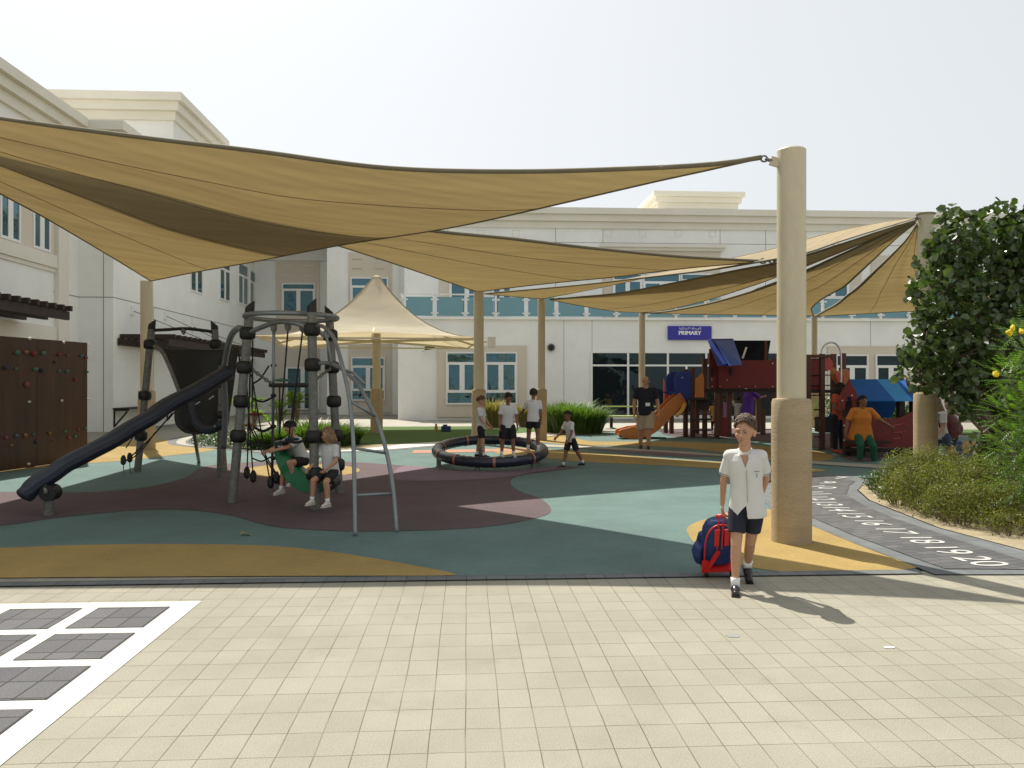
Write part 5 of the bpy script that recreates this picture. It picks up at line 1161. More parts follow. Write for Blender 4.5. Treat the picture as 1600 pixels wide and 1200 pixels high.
# ---------------------------------------------------------------- people
def dirv_(pitch, side):
    p, s_ = R(pitch), R(side); return Vector((math.sin(s_), -math.sin(p)*math.cos(s_), -math.cos(p)*math.cos(s_)))
class Person: pass
def person(label, px, d, H, face, pose, look, zfoot=0.0, child=True, group=None, detail=1, seat=None):
    """face: degrees, 0 looks at the camera, +90 looks to image right; joints in the person's own frame (facing -Y)"""
    hh = look.get('head', .158 if child else .130)*H; sw = look.get('sw', .112 if child else .122)*H; fat = look.get('fat', 1.0)
    legL = .245*H*(0.98 if child else 1), .232*H; armU, armF = .165*H, .145*H
    P = pose; J = {}
    lean = P.get('lean', 0); sidel = P.get('sidel', 0); tw = P.get('twist', 0)
    hip = Vector((0, 0, 0)); up = -dirv_(180-180, 0)
    up = Vector((math.sin(R(sidel)), -math.sin(R(lean))*math.cos(R(sidel)), math.cos(R(lean))*math.cos(R(sidel))))
    rt = Matrix.Rotation(R(tw), 3, 'Z') @ Vector((1, 0, 0)); rt = (rt-up*rt.dot(up)).normalized(); fwd = rt.cross(up); fwd = -up.cross(rt)*-1
    fwd = up.cross(rt)*-1  # forward
    if fwd.y > 0: fwd = -fwd
    spine = .30*H
    chest = hip+up*spine*.72; neckb = hip+up*(spine*1.02); 
    sh = {s_: hip+up*spine*.93+rt*s_*sw*.92 for s_ in (-1, 1)}
    hd_c = neckb+up*(hh*.33)+Vector((0, -.012*H, 0))+Vector((0, 0, hh*.42))
    legs = {}; 
    for s_, key in ((-1, 'R'), (1, 'L')):
        pt_, sd_, kn = P.get('leg'+key, (0, 2, 0)); h0 = hip+Vector((s_*.052*H, 0, -.01*H)); k_ = h0+dirv_(pt_, s_*sd_)*legL[0]; a_ = k_+dirv_(pt_-kn, s_*sd_*.5)*legL[1]
        legs[s_] = (h0, k_, a_, P.get('foot'+key, (0, 0)))
    arms = {}
    for s_, key in ((-1, 'R'), (1, 'L')):
        pt_, sd_, el, es = P.get('arm'+key, (5, 8, 12, 0)); s0 = sh[s_]; e_ = s0+dirv_(pt_, s_*sd_)*armU; w_ = e_+dirv_(pt_+el, s_*es)*armF; arms[s_] = (s0, e_, w_)
    # vertical placement: lowest ankle sits at the foot height
    if seat is None:
        low = min(legs[s_][2].z for s_ in (-1, 1)); dz = zfoot+.042*H-low
    else: dz = seat
    base = W(px, 600, d); base.z = 0
    rotm = Matrix.Rotation(R(face), 3, 'Z'); off = Vector((0, 0, dz))
    def T(v): return base+rotm@(Vector(v)+off)
    def TM(m_): return rotm@m_
    root = thing('person', label, 'person', base, group)
    sk = look.get('skin', 'skin'); b = MB()
    frm = Matrix((rt, -fwd, up)).transposed(); FR = rotm@frm
    # torso, neck
    b.loft([(T(hip+up*-.05*H), .070*H*fat, .055*H*fat, FR), (T(hip+up*.02*H), .080*H*fat, .060*H*fat, FR), (T(hip+up*spine*.4), .070*H*fat, .052*H*fat, FR), (T(hip+up*spine*.75), .085*H*fat, .058*H*fat, FR), (T(hip+up*spine*.97), .07*H, .045*H, FR), (T(hip+up*spine*1.02), .03*H, .03*H, FR)])
    nr = .034*H if not child else .032*H
    b.caps(T(hip+up*spine*.95), T(hd_c+Vector((0, .008*H, -hh*.25))), nr*1.12, nr)
    for s_ in (-1, 1): b.caps(T(sh[s_]), T(hip+up*spine*.98), .034*H, .03*H)
    lf = look.get('limb', 1.0)
    for s_ in (-1, 1):
        h0, k_, a_, ft_ = legs[s_]
        b.caps(T(h0), T(k_), .056*H*lf, .037*H*lf); b.caps(T(k_), T(k_.lerp(a_, .35)+Vector((0, .008*H, 0))), .036*H*lf, .036*H*lf); b.caps(T(k_.lerp(a_, .3)+Vector((0, .008*H, 0))), T(a_), .036*H*lf, .021*H*lf)
        b.ell(T(k_+Vector((0, -.012*H, 0))), (.027*H*lf, .024*H*lf, .03*H*lf))
        fy, fp_ = ft_; fd = Matrix.Rotation(R(fy), 3, 'Z')@Vector((0, -math.cos(R(fp_)), -math.sin(R(fp_))))
        b.caps(T(a_+Vector((0, .0, -.018*H))), T(a_+fd*(.06 if look.get('socks', True) else .085)*H+Vector((0, 0, -.025*H))), .016*H, .012*H)
        s0, e_, w_ = arms[s_]
        b.caps(T(s0), T(e_), .033*H*lf, .0245*H*lf); b.caps(T(e_), T(w_), .0255*H*lf, .0165*H*lf)
        # hand: palm, four unequal bent fingers, thumb from the side of the palm
        hd_ = P.get('hand'+('R' if s_ < 0 else 'L'), None); fdir = (w_-e_).normalized()
        if hd_: fdir = Vector(hd_).normalized()
        palmn = Vector((-s_, 0, 0)); palmn = (palmn-fdir*palmn.dot(fdir)).normalized(); side = fdir.cross(palmn).normalized()
        if side.y > 0: side = -side
        hs_ = .052*H; pc = w_+fdir*hs_*.9
        mt = Matrix((side, palmn, fdir)).transposed()
        b.ell(T(w_+fdir*hs_*.55), (hs_*.42, hs_*.2, hs_*.62), rotm@mt)
        curl = P.get('curl', 35); fr_ = max(.0065*H, .0078)
        for q in range(4):
            r0 = w_+fdir*hs_*.98+side*hs_*(.33-.22*q); L = hs_*(.85, .98, .9, .7)[q]; cu = R(curl+6*q)
            d1_ = (fdir*math.cos(cu*.5)+palmn*math.sin(cu*.5)); d2 = (fdir*math.cos(cu*1.6)+palmn*math.sin(cu*1.6))
            b.caps(T(r0), T(r0+d1_*L*.5), fr_, fr_*.95, 8, 2); b.caps(T(r0+d1_*L*.5), T(r0+d1_*L*.5+d2*L*.5), fr_*.95, fr_*.8, 8, 2)
        t0 = w_+fdir*hs_*.35+side*hs_*.34; td = (side*.7+fdir*.75+palmn*.35).normalized(); b.caps(T(t0), T(t0+td*hs_*.45), fr_*1.15, fr_, 8, 2); b.caps(T(t0+td*hs_*.45), T(t0+td*hs_*.45+(fdir+palmn*.4).normalized()*hs_*.35), fr_, fr_*.85, 8, 2)
    # head
    hy, hp, hr = P.get('head', (0, 0, 0)); HM = Matrix.Rotation(R(hy), 3, 'Z')@Matrix.Rotation(R(hp), 3, 'X')@Matrix.Rotation(R(hr), 3, 'Y')
    k = hh/.22
    def HT(x, y, z): return T(hd_c+HM@(Vector((x, y, z))*k))
    HR = rotm@HM
    b.ell(HT(0, .012, .022), (.074*k, .092*k, .088*k), HR, 20, 14); b.ell(HT(0, -.022, -.035), (.055*k, .062*k, .068*k), HR, 20, 14)
    b.ell(HT(0, -.058, -.088), (.024*k, .02*k, .018*k), HR)                   # chin
    for s_ in (-1, 1):
        b.ell(HT(s_*.036, -.05, -.028), (.026*k, .026*k, .026*k), HR)       # cheeks
        b.ell(HT(s_*.03, -.074, .022), (.028*k, .012*k, .010*k), HR)       # brow ridge
        b.ell(HT(s_*.077, .012, -.012), (.010*k, .020*k, .031*k), HR); b.ell(HT(s_*.082, .02, -.002), (.008*k, .018*k, .022*k), HR)
    b.caps(HT(0, -.078, .005), HT(0, -.096, -.028), .010*k, .0125*k, 10, 3)    # nose
    for s_ in (-1, 1): b.ell(HT(s_*.011, -.086, -.031), (.009*k, .010*k, .008*k), HR, 8, 6)
    b.ell(HT(0, -.078, -.058), (.021*k, .012*k, .008*k), HR)
    body = link('body', b, sk, root); remesh(body, max(.0042 if detail > 1 else .0065, H*.0032), 2 if detail > 1 else 2, .5)
    # face details
    for s_ in (-1, 1):
        ex = .031
        if detail > 1:
            e = link('eye', MB().ell(HT(s_*ex, -.069, .003), (.0135*k, .009*k, .0055*k), HR, 14, 10), 'eyew', root, smooth=True)
            link('iris', MB().ell(HT(s_*ex-.003, -.0775, .003), (.0066*k, .003*k, .0056*k), HR, 12, 8), 'iris', e, smooth=True)
            link('eyebrow', MB().tube([HT(s_*.014, -.0835, .019), HT(s_*.032, -.083, .0245), HT(s_*.052, -.068, .019)], [.0022*k, .0032*k, .0014*k], 8), 'brow', root, smooth=True)
            link('eyelid', MB().tube([HT(s_*.017, -.078, .007), HT(s_*.031, -.082, .0125), HT(s_*.046, -.070, .008)], .0032*k, 8), sk, root, smooth=True)
        else:
            link('eye', MB().ell(HT(s_*ex, -.074, .003), (.010*k, .006*k, .005*k), HR, 8, 6), 'iris', root, smooth=True)
            link('eyebrow', MB().tube([HT(s_*.016, -.086, .020), HT(s_*.048, -.074, .022)], .0035*k, 6), 'brow', root, smooth=True)
    lp = MB(); lp.tube([HT(-.020, -.080, -.058), HT(-.008, -.090, -.054), HT(0, -.0905, -.0555), HT(.008, -.090, -.054), HT(.020, -.080, -.058)], [.002*k, .0045*k, .004*k, .0045*k, .002*k], 8); lp.tube([HT(-.016, -.082, -.062), HT(0, -.0895, -.066), HT(.016, -.082, -.062)], [.002*k, .0055*k, .002*k], 8)
    link('lips', lp, 'lip', root, smooth=True)
    # hair: cap with many small locks
    hm = look.get('hair', 'hairb'); hst = look.get('hstyle', 'short'); h = MB(); HAX = (.083*k, .100*k, .096*k)
    rngs = random.Random(int(px*7)); nl = 420 if detail > 1 else 170
    if hst != 'bald':
        for i in range(14):
            for j in range(0, 1): pass
        # scalp shell: only where hair grows
        vs = []; fs = []; NA2, NB = 28, 12; idx = {}
        for i in range(NB+1):
            for j in range(NA2):
                a = 2*math.pi*j/NA2; ff = (1-math.sin(a)*-1)/2; front = max(0, -math.sin(a)); back = max(0, math.sin(a))
                lim = R(80)+R(34)*back**.8-R(34)*front**2
                if hst == 'long' or hst == 'bob': lim += R(14)*(1-front)
                ph_ = lim*i/NB+.001; rr_ = 1+.035*math.sin(a*7+i)*(detail > 1)+.02*rngs.random()
                if hst == 'curly': rr_ *= 1.05
                vs.append(HT(.0825/1*math.sin(ph_)*math.cos(a)*rr_*1.0, .012+.101*math.sin(ph_)*math.sin(a)*rr_, .024+.100*math.cos(ph_)*rr_))
        for i in range(NB):
            for j in range(NA2): fs.append((i*NA2+j, (i+1)*NA2+j, (i+1)*NA2+(j+1) % NA2, i*NA2+(j+1) % NA2))
        h.add(vs, fs)
        for i in range(nl):
            a = rngs.random()*6.283; front = max(0, -math.sin(a)); back = max(0, math.sin(a)); lim = R(84)+R(30)*back**.8-R(34)*front**2
            ph_ = lim*rngs.random()**.6; nrm_ = Vector((math.sin(ph_)*math.cos(a), math.sin(ph_)*math.sin(a), math.cos(ph_)))
            p = Vector((.083*nrm_.x, .012+.101*nrm_.y, .024+.100*nrm_.z)); tn = Vector((nrm_.x*.3, -.5+nrm_.y*.4, -.7+.4*nrm_.z)) if hst != 'curly' else Vector((rngs.random()-.5, rngs.random()-.5, rngs.random()-.5)); tn = (tn-nrm_*tn.dot(nrm_)).normalized()
            if hst in ('curly',): L = .020; lift = .016*max(.15, nrm_.z)
            elif hst == 'long': L = .05; lift = .004
            else: L = .026; lift = .007
            e = p+tn*L+nrm_*lift*(.5+rngs.random()); e2 = p+tn*L*.5+nrm_*(lift*1.6)
            h.tube([HT(*p), HT(*e2), HT(*e)], [.0045*k, .0055*k, .0015*k], 5, cap=False)
    if hst in ('long', 'bob'):
        Ln = .26 if hst == 'long' else .12
        for i in range(120 if hst == 'long' else 110):
            a = R(-25)+R(230)*rngs.random(); x_, y_ = math.cos(a), math.sin(a); p = Vector((.083*x_, .012+.1*y_, .01)); w1 = Vector((.095*x_+(rngs.random()-.5)*.02, .015+.115*y_, -Ln*.5)); w2 = Vector((.09*x_*(1.1 if hst == 'bob' else .9)+(rngs.random()-.5)*.05, .02+.12*y_+(rngs.random()-.5)*.03, -Ln*(.8+.4*rngs.random())))
            h.tube([HT(*p), HT(*w1), HT(*w2)], [.010*k, .010*k, .003*k], 5, cap=False)
    if hst == 'bun': h.ell(HT(0, .11, -.03), (.04*k, .04*k, .045*k), HR)
    if hst == 'ponytail': h.tube(cr([HT(0, .10, .02), HT(0, .14, -.05), HT(0.01, .13, -.15)], 4), [.02*k]*5+[.015*k]*3+[.006*k], 8)
    if hst != 'bald': link('hair', h, hm, root, smooth=True)
    else:
        h = MB()
        vs = []; fs = []; NA2 = 24
        for i in range(5):
            for j in range(NA2+1):
                a = R(-30)+R(240)*j/NA2; ph_ = R(62)+R(44)*i/4; vs.append(HT(.079*math.sin(ph_)*math.cos(a), .012+.0975*math.sin(ph_)*math.sin(a), .022+.093*math.cos(ph_)))
        for i in range(4):
            for j in range(NA2): fs.append((i*(NA2+1)+j, (i+1)*(NA2+1)+j, (i+1)*(NA2+1)+j+1, i*(NA2+1)+j+1))
        h.add(vs, fs); link('hair', h, hm, root, smooth=True)
    # clothes
    vox = .0055 if detail > 1 else .0085
    top = look.get('top', 'shirt'); s = MB(); hemz = look.get('hem', -.05)*H
    ws = look.get('flare', 1.0)
    s.loft([(T(hip+up*hemz), .100*H*fat*ws, .077*H*fat*ws, FR), (T(hip+up*(hemz+.03*H)), .101*H*fat*ws, .078*H*fat*ws, FR), (T(hip+up*spine*.35), .092*H*fat, .070*H*fat, FR), (T(hip+up*spine*.65), .098*H*fat, .072*H*fat, FR), (T(hip+up*spine*.85), .104*H, .068*H, FR), (T(hip+up*spine*.97), .080*H, .052*H, FR), (T(hip+up*spine*1.02), .046*H, .040*H, FR@Matrix.Rotation(R(look.get('vneck', 12)), 3, 'X'))])
    sl_ = look.get('sleeve', .72); H0 = H; 
    for s_ in (-1, 1):
        s0, e_, w_ = arms[s_]; s.caps(T(s0), T(hip+up*spine*.94), .042*H*max(.95, look.get('slr', 1)), .043*H)
        if sl_ > .05:
            if sl_ <= 1: en = s0.lerp(e_, sl_)
            else: s.caps(T(s0), T(e_), .043*H, .034*H); en = e_.lerp(w_, sl_-1)
            st_ = s0 if sl_ <= 1 else e_; q_ = look.get('slr', 1); s.ell(T(s0), (.042*H*q_, .042*H*q_, .040*H*q_)); s.tube([T(st_.lerp(en, -.05)), T(st_.lerp(en, .5)), T(en)], [.040*H*q_, .040*H*q_*look.get('slw', 1), .042*H*q_*look.get('slw', 1)] if sl_ <= 1 else [.033*H, .031*H, .028*H], 18)
    so2 = link('shirt' if look.get('topname') is None else look['topname'], s, top, root); remesh(so2, vox, 3, .5)
    if look.get('cut'):                              # open neck and parted hem, cut for real and kept as plain mesh
        for poly, dp in look['cut']:
            cu = MB(); cu.prism([T(hip+up*(z_*H)+rt*(x_*H)+Vector((0, -.25*H, 0))) for x_, z_ in poly], T(Vector((0, (.25-dp)*H, 0)))-T(Vector((0, 0, 0))))
            co = link('cutter', cu, top); bm0 = bmesh.new(); bm0.from_mesh(co.data); bmesh.ops.recalc_face_normals(bm0, faces=bm0.faces[:]); bm0.to_mesh(co.data); bm0.free()
            bo3 = so2.modifiers.new('cut', 'BOOLEAN'); bo3.object = co; bo3.operation = 'DIFFERENCE'; bo3.solver = 'EXACT'
            bpy.context.view_layer.update(); dg = bpy.context.evaluated_depsgraph_get(); me2 = bpy.data.meshes.new_from_object(so2.evaluated_get(dg))
            so2.modifiers.clear(); so2.data = me2; bpy.data.objects.remove(co)
            me2.materials.clear(); me2.materials.append(M[top]); me2.polygons.foreach_set('material_index', [0]*len(me2.polygons)); me2.polygons.foreach_set('use_smooth', [True]*len(me2.polygons))
    if look.get('collar', True):
        n2 = 26; rows_ = [[], [], [], []]; g0_ = look.get('cgap', 14)
        for j in range(n2+1):
            a = R(-90+g0_)+R(360-2*g0_)*j/n2; fz = max(0, -math.sin(a))**1.5; q = hip+up*spine*1.03
            for ri, (rx_, ry_, zz_) in enumerate(((.040, .038, -.010-.020*fz), (.044, .042+.012*fz, .016-.030*fz), (.056+.006*fz, .052+.014*fz, .002-.040*fz), (.064+.010*fz, .058+.014*fz, -.018-.055*fz**2))):
                rows_[ri].append(T(q+rt*math.cos(a)*rx_*H-fwd*math.sin(a)*ry_*H*-1*-1+up*zz_*H) if False else T(q+rt*math.cos(a)*rx_*H+(-fwd)*math.sin(a)*ry_*H+up*zz_*H))
        oc_ = link('collar', MB().grid(rows_), look.get('collarm', top), root, smooth=True); so_ = oc_.modifiers.new('solid', 'SOLIDIFY'); so_.thickness = .0035*H; so_.offset = 1
    bm_ = look.get('bottom', 'blackc'); bl = look.get('blen', .75); g_ = MB(); bw = look.get('bw', 1.0)
    pv = fat*look.get('pelv', .95); g_.loft([(T(hip+up*.055*H), .088*H*pv, .068*H*pv, FR), (T(hip+up*.0), .093*H*pv, .072*H*pv, FR), (T(hip+up*-.05*H), .088*H*pv, .068*H*pv, FR)])
    for s_ in (-1, 1):
        h0, k_, a_, _f = legs[s_]
        if bl <= 1:
            en = h0.lerp(k_, bl); g_.ell(T(h0), (.054*H, .058*H, .056*H)); g_.tube([T(h0), T(h0.lerp(en, .5)), T(en)], [.060*H*bw, .060*H*bw, .056*H*bw], 18)
        else:
            en = k_.lerp(a_, bl-1); g_.caps(T(h0), T(k_), .062*H*bw, .046*H*bw); g_.tube([T(k_), T(en)], [.046*H*bw, .034*H*bw], 16)
    if look.get('skirt'):
        g_ = MB(); g_.loft([(T(hip+up*.05*H), .085*H, .065*H, FR), (T(hip+up*-.05*H), .10*H, .085*H, FR), (T(hip+up*-.2*H), .13*H, .12*H, FR)])
    bo_ = link(look.get('botname', 'shorts'), g_, bm_, root); remesh(bo_, vox, 3, .5)
    for s_ in (-1, 1):
        h0, k_, a_, ft_ = legs[s_]
        if look.get('socks', True):
            link('sock', MB().tube([T(a_+Vector((0, .0, -.012*H))), T(a_.lerp(k_, .10)), T(a_.lerp(k_, .20))], [.026*H, .0255*H, .028*H], 14), look.get('sockm', 'sock'), root, smooth=True)
        fy, fp_ = ft_; fd = Matrix.Rotation(R(fy), 3, 'Z')@Vector((0, -math.cos(R(fp_)), -math.sin(R(fp_)))); sd2 = fd.cross(Vector((0, 0, 1))).normalized(); upf = sd2.cross(fd)
        q = MB(); q.caps(T(a_+fd*-.018*H+upf*-.020*H), T(a_+fd*.035*H+upf*-.018*H), .027*H, .027*H); q.caps(T(a_+fd*.03*H+upf*-.022*H), T(a_+fd*.092*H+upf*-.030*H), .026*H, .019*H)
        shn = link('shoe', q, look.get('shoe', 'shoeb'), root); remesh(shn, vox*.8, 2, .5)
        fm = Matrix((sd2, -fd, upf)).transposed(); link('sole', MB().obox(T(a_+fd*.035*H+upf*-.045*H), (.046*H, .145*H, .012*H), rotm@fm), look.get('sole', look.get('shoe', 'shoeb')), shn)
    o = Person(); o.T = T; o.arms = arms; o.legs = legs; o.root = root; o.hip = hip; o.up = up; o.rt = rt; o.fwd = fwd; o.spine = spine; o.H = H; o.HT = HT; o.rotm = rotm; o.FR = FR; return o
UNI = dict(top='shirt', bottom='blackc', blen=.78)
# boy with the trolley bag
B1 = person('boy in a loose white shirt and black shorts walking with a trolley bag', 1167, 6.2, 1.315, -20,
   dict(lean=3, sidel=-2, twist=-6, legR=(16, 2, 8), legL=(-14, -8, 26), armR=(-16, 13, 4, 3), armL=(-30, 11, 12, -16), head=(-18, 4, 3), footR=(2, -4), footL=(10, 26), curl=60),
   dict(skin='skin', hair='hairbr', hstyle='curly', top='shirt', bottom='navy', blen=.70, bw=.90, flare=1.10, hem=-.078, vneck=14, pelv=.84, sw=.096, slr=.86, cgap=24, cut=[([(-.001, .215), (.044, .335), (-.044, .335)], .042), ([(-.078, -.09), (.004, -.09), (-.004, -.005), (-.03, -.03)], .030)], shoe='shoeb', slw=1.12, limb=.86, head=.158), detail=2)
def extra(o, nm, pts, r, m, n=8, par=None): return link(nm, MB().tube([o.T(p) for p in pts], r, n), m, par or o.root, smooth=True)
hp_, u_, r_, f_ = B1.hip, B1.up, B1.rt, B1.fwd
H_ = B1.H; ff = Vector((0, -1, 0))
extra(B1, 'placket', [hp_+u_*(B1.spine*t)+ff*(.0795*H_-.012*abs(t-.3))+r_*.006 for t in (-.02, .2, .4, .56, .68)], .003, 'khaki', 6)
for s_ in (-1, 1):
    s0, e_, w_ = B1.arms[s_]; en = s0.lerp(e_, .66); d_ = (e_-s0).normalized(); rg_ = []
    qm = d_.to_track_quat('Z', 'X').to_matrix()
    extra(B1, 'sleeve_piping', [en+qm@Vector((math.cos(a*math.pi/8)*.0405*H_, math.sin(a*math.pi/8)*.0405*H_, 0)) for a in range(17)], .0022, 'navy', 5)
em = MB(); c = B1.T(hp_+u_*B1.spine*.60+r_*.062*H_+ff*.074*H_)
em.bar(c+Vector((-.02, 0, .02)), c+Vector((.02, 0, .022)), .004, .004); em.tube([c+Vector((.004, -.002, .005)), c+Vector((-.006, -.002, -.005)), c+Vector((.004, -.002, -.014)), c+Vector((-.004, -.002, -.024))], .0022, 5); link('pocket_emblem', em, 'navy', B1.root)
# trolley bag
hnd = B1.T(B1.arms[-1][2]+Vector((0, 0, -.06))) ; bgp = G(1123, 903); bgp.z = 0
tb_ = thing('trolley_bag', 'navy wheeled school bag with red straps and handle pulled by the boy', 'bag', bgp)
axis = (hnd-Vector((bgp.x, bgp.y, .05))); ax = axis.normalized(); sd_ = Vector((cS, -sS, 0)); sd_ = (sd_-ax*sd_.dot(ax)).normalized(); nb = sd_.cross(ax).normalized()
if nb.y < 0: nb = -nb
bm = Matrix((sd_, nb, ax)).transposed(); o0 = Vector((bgp.x, bgp.y, .065)); 
def BT(x, y, z): return o0+bm@Vector((x, y, z))
m_ = MB()
# rounded upright sack
rgs = []
for t, kx, ky in ((0, .80, .80), (.04, .90, .95), (.5, .92, 1.0), (.78, .86, .92), (.93, .70, .70), (1.0, .42, .42)):
    rgs.append((BT(0, .105, .03+.40*t), .145*kx, .10*ky, bm))
m_.loft(rgs); bo2 = link('body', m_, 'bagb', tb_); remesh(bo2, .006, 4)
m_ = MB(); m_.loft([(BT(-.03, .18, .05), .12, .05, bm), (BT(-.03, .195, .14), .125, .06, bm), (BT(-.03, .18, .25), .11, .045, bm)]); remesh(link('front_pocket', m_, 'bagb', tb_), .006, 3)
m_ = MB(); m_.loft([(BT(-.15, .10, .04), .035, .07, bm), (BT(-.165, .10, .12), .04, .075, bm), (BT(-.15, .10, .19), .03, .065, bm)]); remesh(link('side_pocket', m_, 'bagb', tb_), .006, 3)
pts = [BT(-.12, .0, .02), BT(-.125, -.002, .25), BT(-.10, .002, .37), BT(-.04, .01, .425), BT(.04, .01, .425), BT(.10, .002, .37), BT(.125, -.002, .25), BT(.12, 0, .02)]
link('piping', MB().tube(cr(pts, 4), .007, 6), 'bagr', tb_, smooth=True)
for x_ in (-.035, .045):
    link('strap', MB().prism([BT(x_-.017, -.008, .25), BT(x_+.017, -.008, .25), BT(x_+.02, -.004, .40), BT(x_-.02, -.004, .40)], bm@Vector((0, -.012, 0))), 'bagr', tb_)
link('strap', MB().prism([BT(-.13, -.012, .0), BT(-.09, -.012, .0), BT(-.0, -.012, .19), BT(-.03, -.012, .21)], bm@Vector((0, -.010, 0))), 'bagr', tb_)
link('base_frame', MB().obox(BT(.0, .07, .008), (.27, .19, .022), bm), 'bagr', tb_)
link('base_frame', MB().obox(BT(-.115, .0, .04), (.05, .03, .11), bm), 'bagr', tb_)
tip = hnd+Vector((.0, 0, .01))
for s_ in (-1, 1): link('handle_tube', MB().tube([BT(s_*.018-.01, -.016, .22), BT(s_*.018-.01, -.016, axis.length-.06)], .006, 8), 'bagr', tb_)
link('handle_grip', MB().tube([BT(-.055, -.016, axis.length-.05), BT(.04, -.016, axis.length-.05)], .013, 10), 'bagr', tb_, smooth=True)
for s_ in (-.1, .11):
    p = BT(s_, .01, -.012); p.z = .034; link('wheel', MB().tube([p-sd_*.012, p+sd_*.012], .033, 18), 'black', tb_, smooth=False)
# boys on the balance ring
zr = lambda a: ringp(R(a)).z+.10
def feetz(px, py, d): return CAMH-(py-600)/FPX*d
person('ginger haired child in white polo standing at the left of the ring', 752, 14.75, 1.10, 72, dict(lean=-2, legR=(10, 2, 4), legL=(-9, 2, 6), armR=(18, 6, 22, 0), armL=(16, 6, 20, 0), head=(12, 12, 0)), dict(UNI, hair='hairg', shoe='shoeb'), zfoot=feetz(752, 719, 14.75)+.055)
person('dark haired boy in white polo looking down in the middle of the ring', 793, 14.70, 1.14, 8, dict(lean=6, legR=(0, 7, 2), legL=(2, 8, 2), armR=(2, 12, 12, 2), armL=(4, 14, 8, 2), head=(14, 32, 0)), dict(UNI, skin='skinb', hair='hairb', hstyle='curly', shoe='shoew', bw=1.25, blen=.92, fat=1.06), zfoot=feetz(793, 718, 14.7)+.055)
person('dark haired boy in white polo seen from behind at the right of the ring', 833, 14.95, 1.12, 168, dict(lean=6, legR=(0, 6, 6), legL=(6, 6, 6), armR=(-6, 8, 20, 0), armL=(22, 26, 40, 30), head=(6, 4, 0)), dict(UNI, skin='skinb', hair='hairb', shoe='shoew', fat=1.05, blen=.6), zfoot=feetz(833, 708, 14.95)+.055)
person('small dark haired boy in white polo walking on the ground beside the ring', 892, 15.35, 1.07, -62, dict(lean=10, legR=(16, 2, 2), legL=(-22, 3, 10), armR=(24, 8, 25, 0), armL=(10, 8, 20, 0), head=(-6, 16, 0)), dict(UNI, skin='skinb', hair='hairb', shoe='shoeb', blen=.85))
# man
MAN = person('man in navy T-shirt, beige shorts and sandals with a white badge', 1009, 19.5, 1.80, -12, dict(lean=0, legR=(-6, 3, 8), legL=(12, -3, 14), armR=(-2, 12, 16, 2), armL=(2, 14, 12, 4), head=(-14, 4, 0)), dict(top='navy', topname='t_shirt', bottom='khaki', blen=.98, bw=1.18, hair='hairbr', hstyle='bald', socks=False, shoe='dwood', collar=False, fat=1.12, sw=.128, hem=-.06, limb=1.05), child=False)
c = MAN.T(MAN.hip+MAN.up*.09*1.8+Vector((.045, -.082*1.8*1.05, 0))); link('badge', MB().obox(c, (.11, .006, .08), MAN.rotm), 'label', MAN.root)
link('lanyard', MB().tube([MAN.T(MAN.hip+MAN.up*MAN.spine*.98+Vector((.06, -.07, 0))), c+Vector((0, 0, .04)), MAN.T(MAN.hip+MAN.up*MAN.spine*.98+Vector((-.05, -.07, 0)))], .004, 6), 'black', MAN.root)
# two children on the green seat
person('dark haired child crouched behind the steel pole on the green seat', 474, 10.75, 1.12, -45, dict(lean=28, legR=(62, 14, 60), legL=(88, 6, 105), armR=(60, 8, 10, 4), armL=(62, -6, 18, -6), head=(0, 30, 0), footR=(0, 8)), dict(UNI, skin='skin', hair='hairb', shoe='shoew', blen=.7), seat=.58)
person('blond wavy haired child in white polo sitting beside the steel pole', 517, 10.15, 1.08, -28, dict(lean=8, legR=(68, 6, 66), legL=(64, 10, 66), armR=(26, 6, 26, 4), armL=(14, 10, 42, -14), head=(-40, 6, 0)), dict(UNI, skin='skin', hair='hairy', hstyle='bob', shoe='shoew', blen=.8, fat=1.06), seat=.50)
# people under and around the play tower
person('child in pink seen between the timber posts of the play tower', 1129, 25.6, 1.2, 150, dict(armR=(60, 20, 40, 0), armL=(20, 10, 10, 0)), dict(top='pinkc', bottom='pinkc', blen=1.8, hair='hairb', skin='skinb', hstyle='short', hem=-.15, collar=False))
person('small child in a mustard top between the left tower posts', 1116, 25.9, 1.05, 170, dict(), dict(top='yellowp', bottom='blackc', blen=1.7, hair='hairb', skin='skinb', hem=-.16, collar=False))
person('child in white shirt reaching up under the red panels', 1153, 25.4, 1.16, 160, dict(armL=(150, 10, 20, 0), armR=(10, 12, 10, 0)), dict(UNI, skin='skinb', hair='hairb', hstyle='curly'))
person('woman in violet tunic and trousers bending under the red panels', 1168, 25.2, 1.62, 120, dict(lean=10, armR=(60, 6, 40, 0), armL=(50, 6, 40, 0), head=(0, 20, 0), legR=(-8, 2, 0), legL=(-4, 2, 0)), dict(top='purplec', bottom='purplec', blen=1.9, hair='hairb', skin='skinb', hstyle='bun', hem=-.14, sleeve=.9, fat=1.15, collar=False, flare=1.1), child=False)
person('woman in a coral top and dark trousers standing behind the playhouse gable', 1309, 18.6, 1.62, 30, dict(lean=4, legR=(0, 2, 0), legL=(4, 3, 4), armR=(10, 14, 50, -30), armL=(10, 8, 60, -10), head=(30, 14, 0)), dict(top='coral', bottom='navy', botname='trousers', blen=1.95, hair='hairb', hstyle='long', skin='skinb', sleeve=.6, socks=False, shoe='coral', collar=False), child=False)
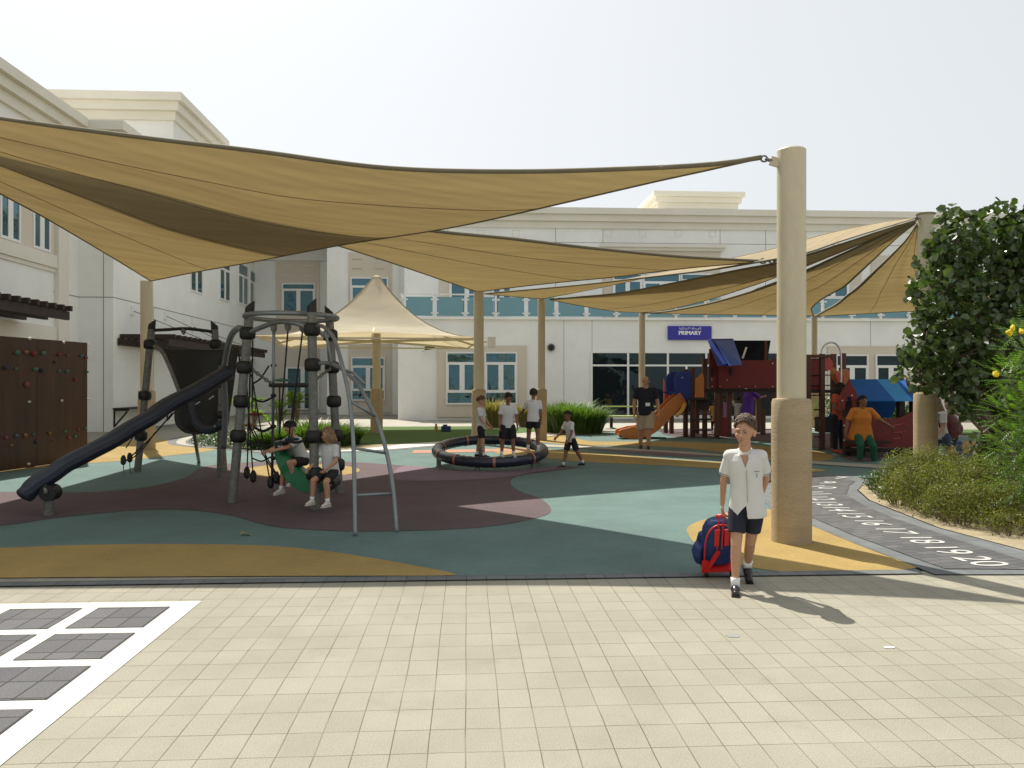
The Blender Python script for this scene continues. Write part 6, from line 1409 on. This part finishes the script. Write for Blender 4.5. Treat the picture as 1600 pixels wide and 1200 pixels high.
person('woman in an orange tunic and green trousers perched on the playhouse bench', 1345, 16.7, 1.60, -6, dict(lean=8, legR=(50, 5, 56), legL=(46, 9, 50), armR=(-4, 26, 8, 10), armL=(-8, 44, 10, 60), head=(38, 4, 0)), dict(top='orangec', topname='tunic', bottom='greenc', botname='trousers', blen=1.8, hair='hairb', hstyle='ponytail', skin='skinb', hem=-.10, flare=1.22, fat=1.28, sleeve=.85, socks=False, shoe='dwood', collar=False), child=False, seat=.60)
GB = person('long haired girl in white top and navy shorts carrying a patterned backpack', 1470, 14.6, 1.38, -70, dict(lean=16, legR=(26, 2, 10), legL=(-22, 2, 26), armR=(20, 6, 30, 0), armL=(10, 6, 40, 0), head=(0, 18, 0)), dict(top='shirt', bottom='denim', blen=.62, bw=1.15, hair='hairy', hstyle='long', skin='skin', shoe='shoeb', collar=False))
c = GB.T(GB.hip+GB.up*.17+Vector((0, .20, 0))); bk = thing('backpack', 'round dark patterned backpack on the back of the long haired girl', 'bag', c)
m_ = MB(); m_.loft([(c+Vector((0, 0, -.24)), .13, .13), (c+Vector((.05, 0, -.12)), .20, .19), (c+Vector((.03, 0, .06)), .20, .19), (c+Vector((-.03, 0, .22)), .12, .13)]); remesh(link('body', m_, 'bagp', bk), .01, 4)
link('pocket', MB().ell(c+Vector((.17, -.03, -.06)), (.09, .14, .12)), 'bagp', bk, smooth=True)
for s_ in (-1, 1): link('strap', MB().tube(cr([GB.T(GB.hip+GB.up*GB.spine*.9+Vector((s_*.09, .05, .02))), GB.T(GB.hip+GB.up*GB.spine*.85+Vector((s_*.09, -.11, 0))), GB.T(GB.hip+GB.up*GB.spine*.25+Vector((s_*.10, -.09, 0))), GB.T(GB.hip+GB.up*GB.spine*.1+Vector((s_*.09, .12, 0)))], 4), .014, 6), 'bagp', bk, smooth=True)
person('girl in navy shorts walking right behind the one with the backpack', 1486, 15.6, 1.30, -70, dict(lean=6, legR=(-20, 2, 24), legL=(20, 2, 4), armR=(10, 6, 20, 0)), dict(top='shirt', bottom='navy', blen=.8, hair='hairbr', hstyle='ponytail', skin='skin', shoe='shoeb'))
p = G(1493, 720); tr2 = thing('trolley_bag', 'small black trolley bag on a thin pole behind the walking girls', 'bag', p)
bevel(link('body', MB().box((p.x-.12, p.y-.1, .05), (p.x+.10, p.y+.1, .42)), 'bagb', tr2), .04, 3); link('handle_tube', MB().tube([(p.x+.05, p.y, .42), (p.x+.06, p.y, .95)], .008, 6), 'black', tr2); link('wheel', MB().tube([(p.x-.1, p.y-.08, .035), (p.x+.1, p.y-.08, .035)], .035, 12), 'black', tr2)
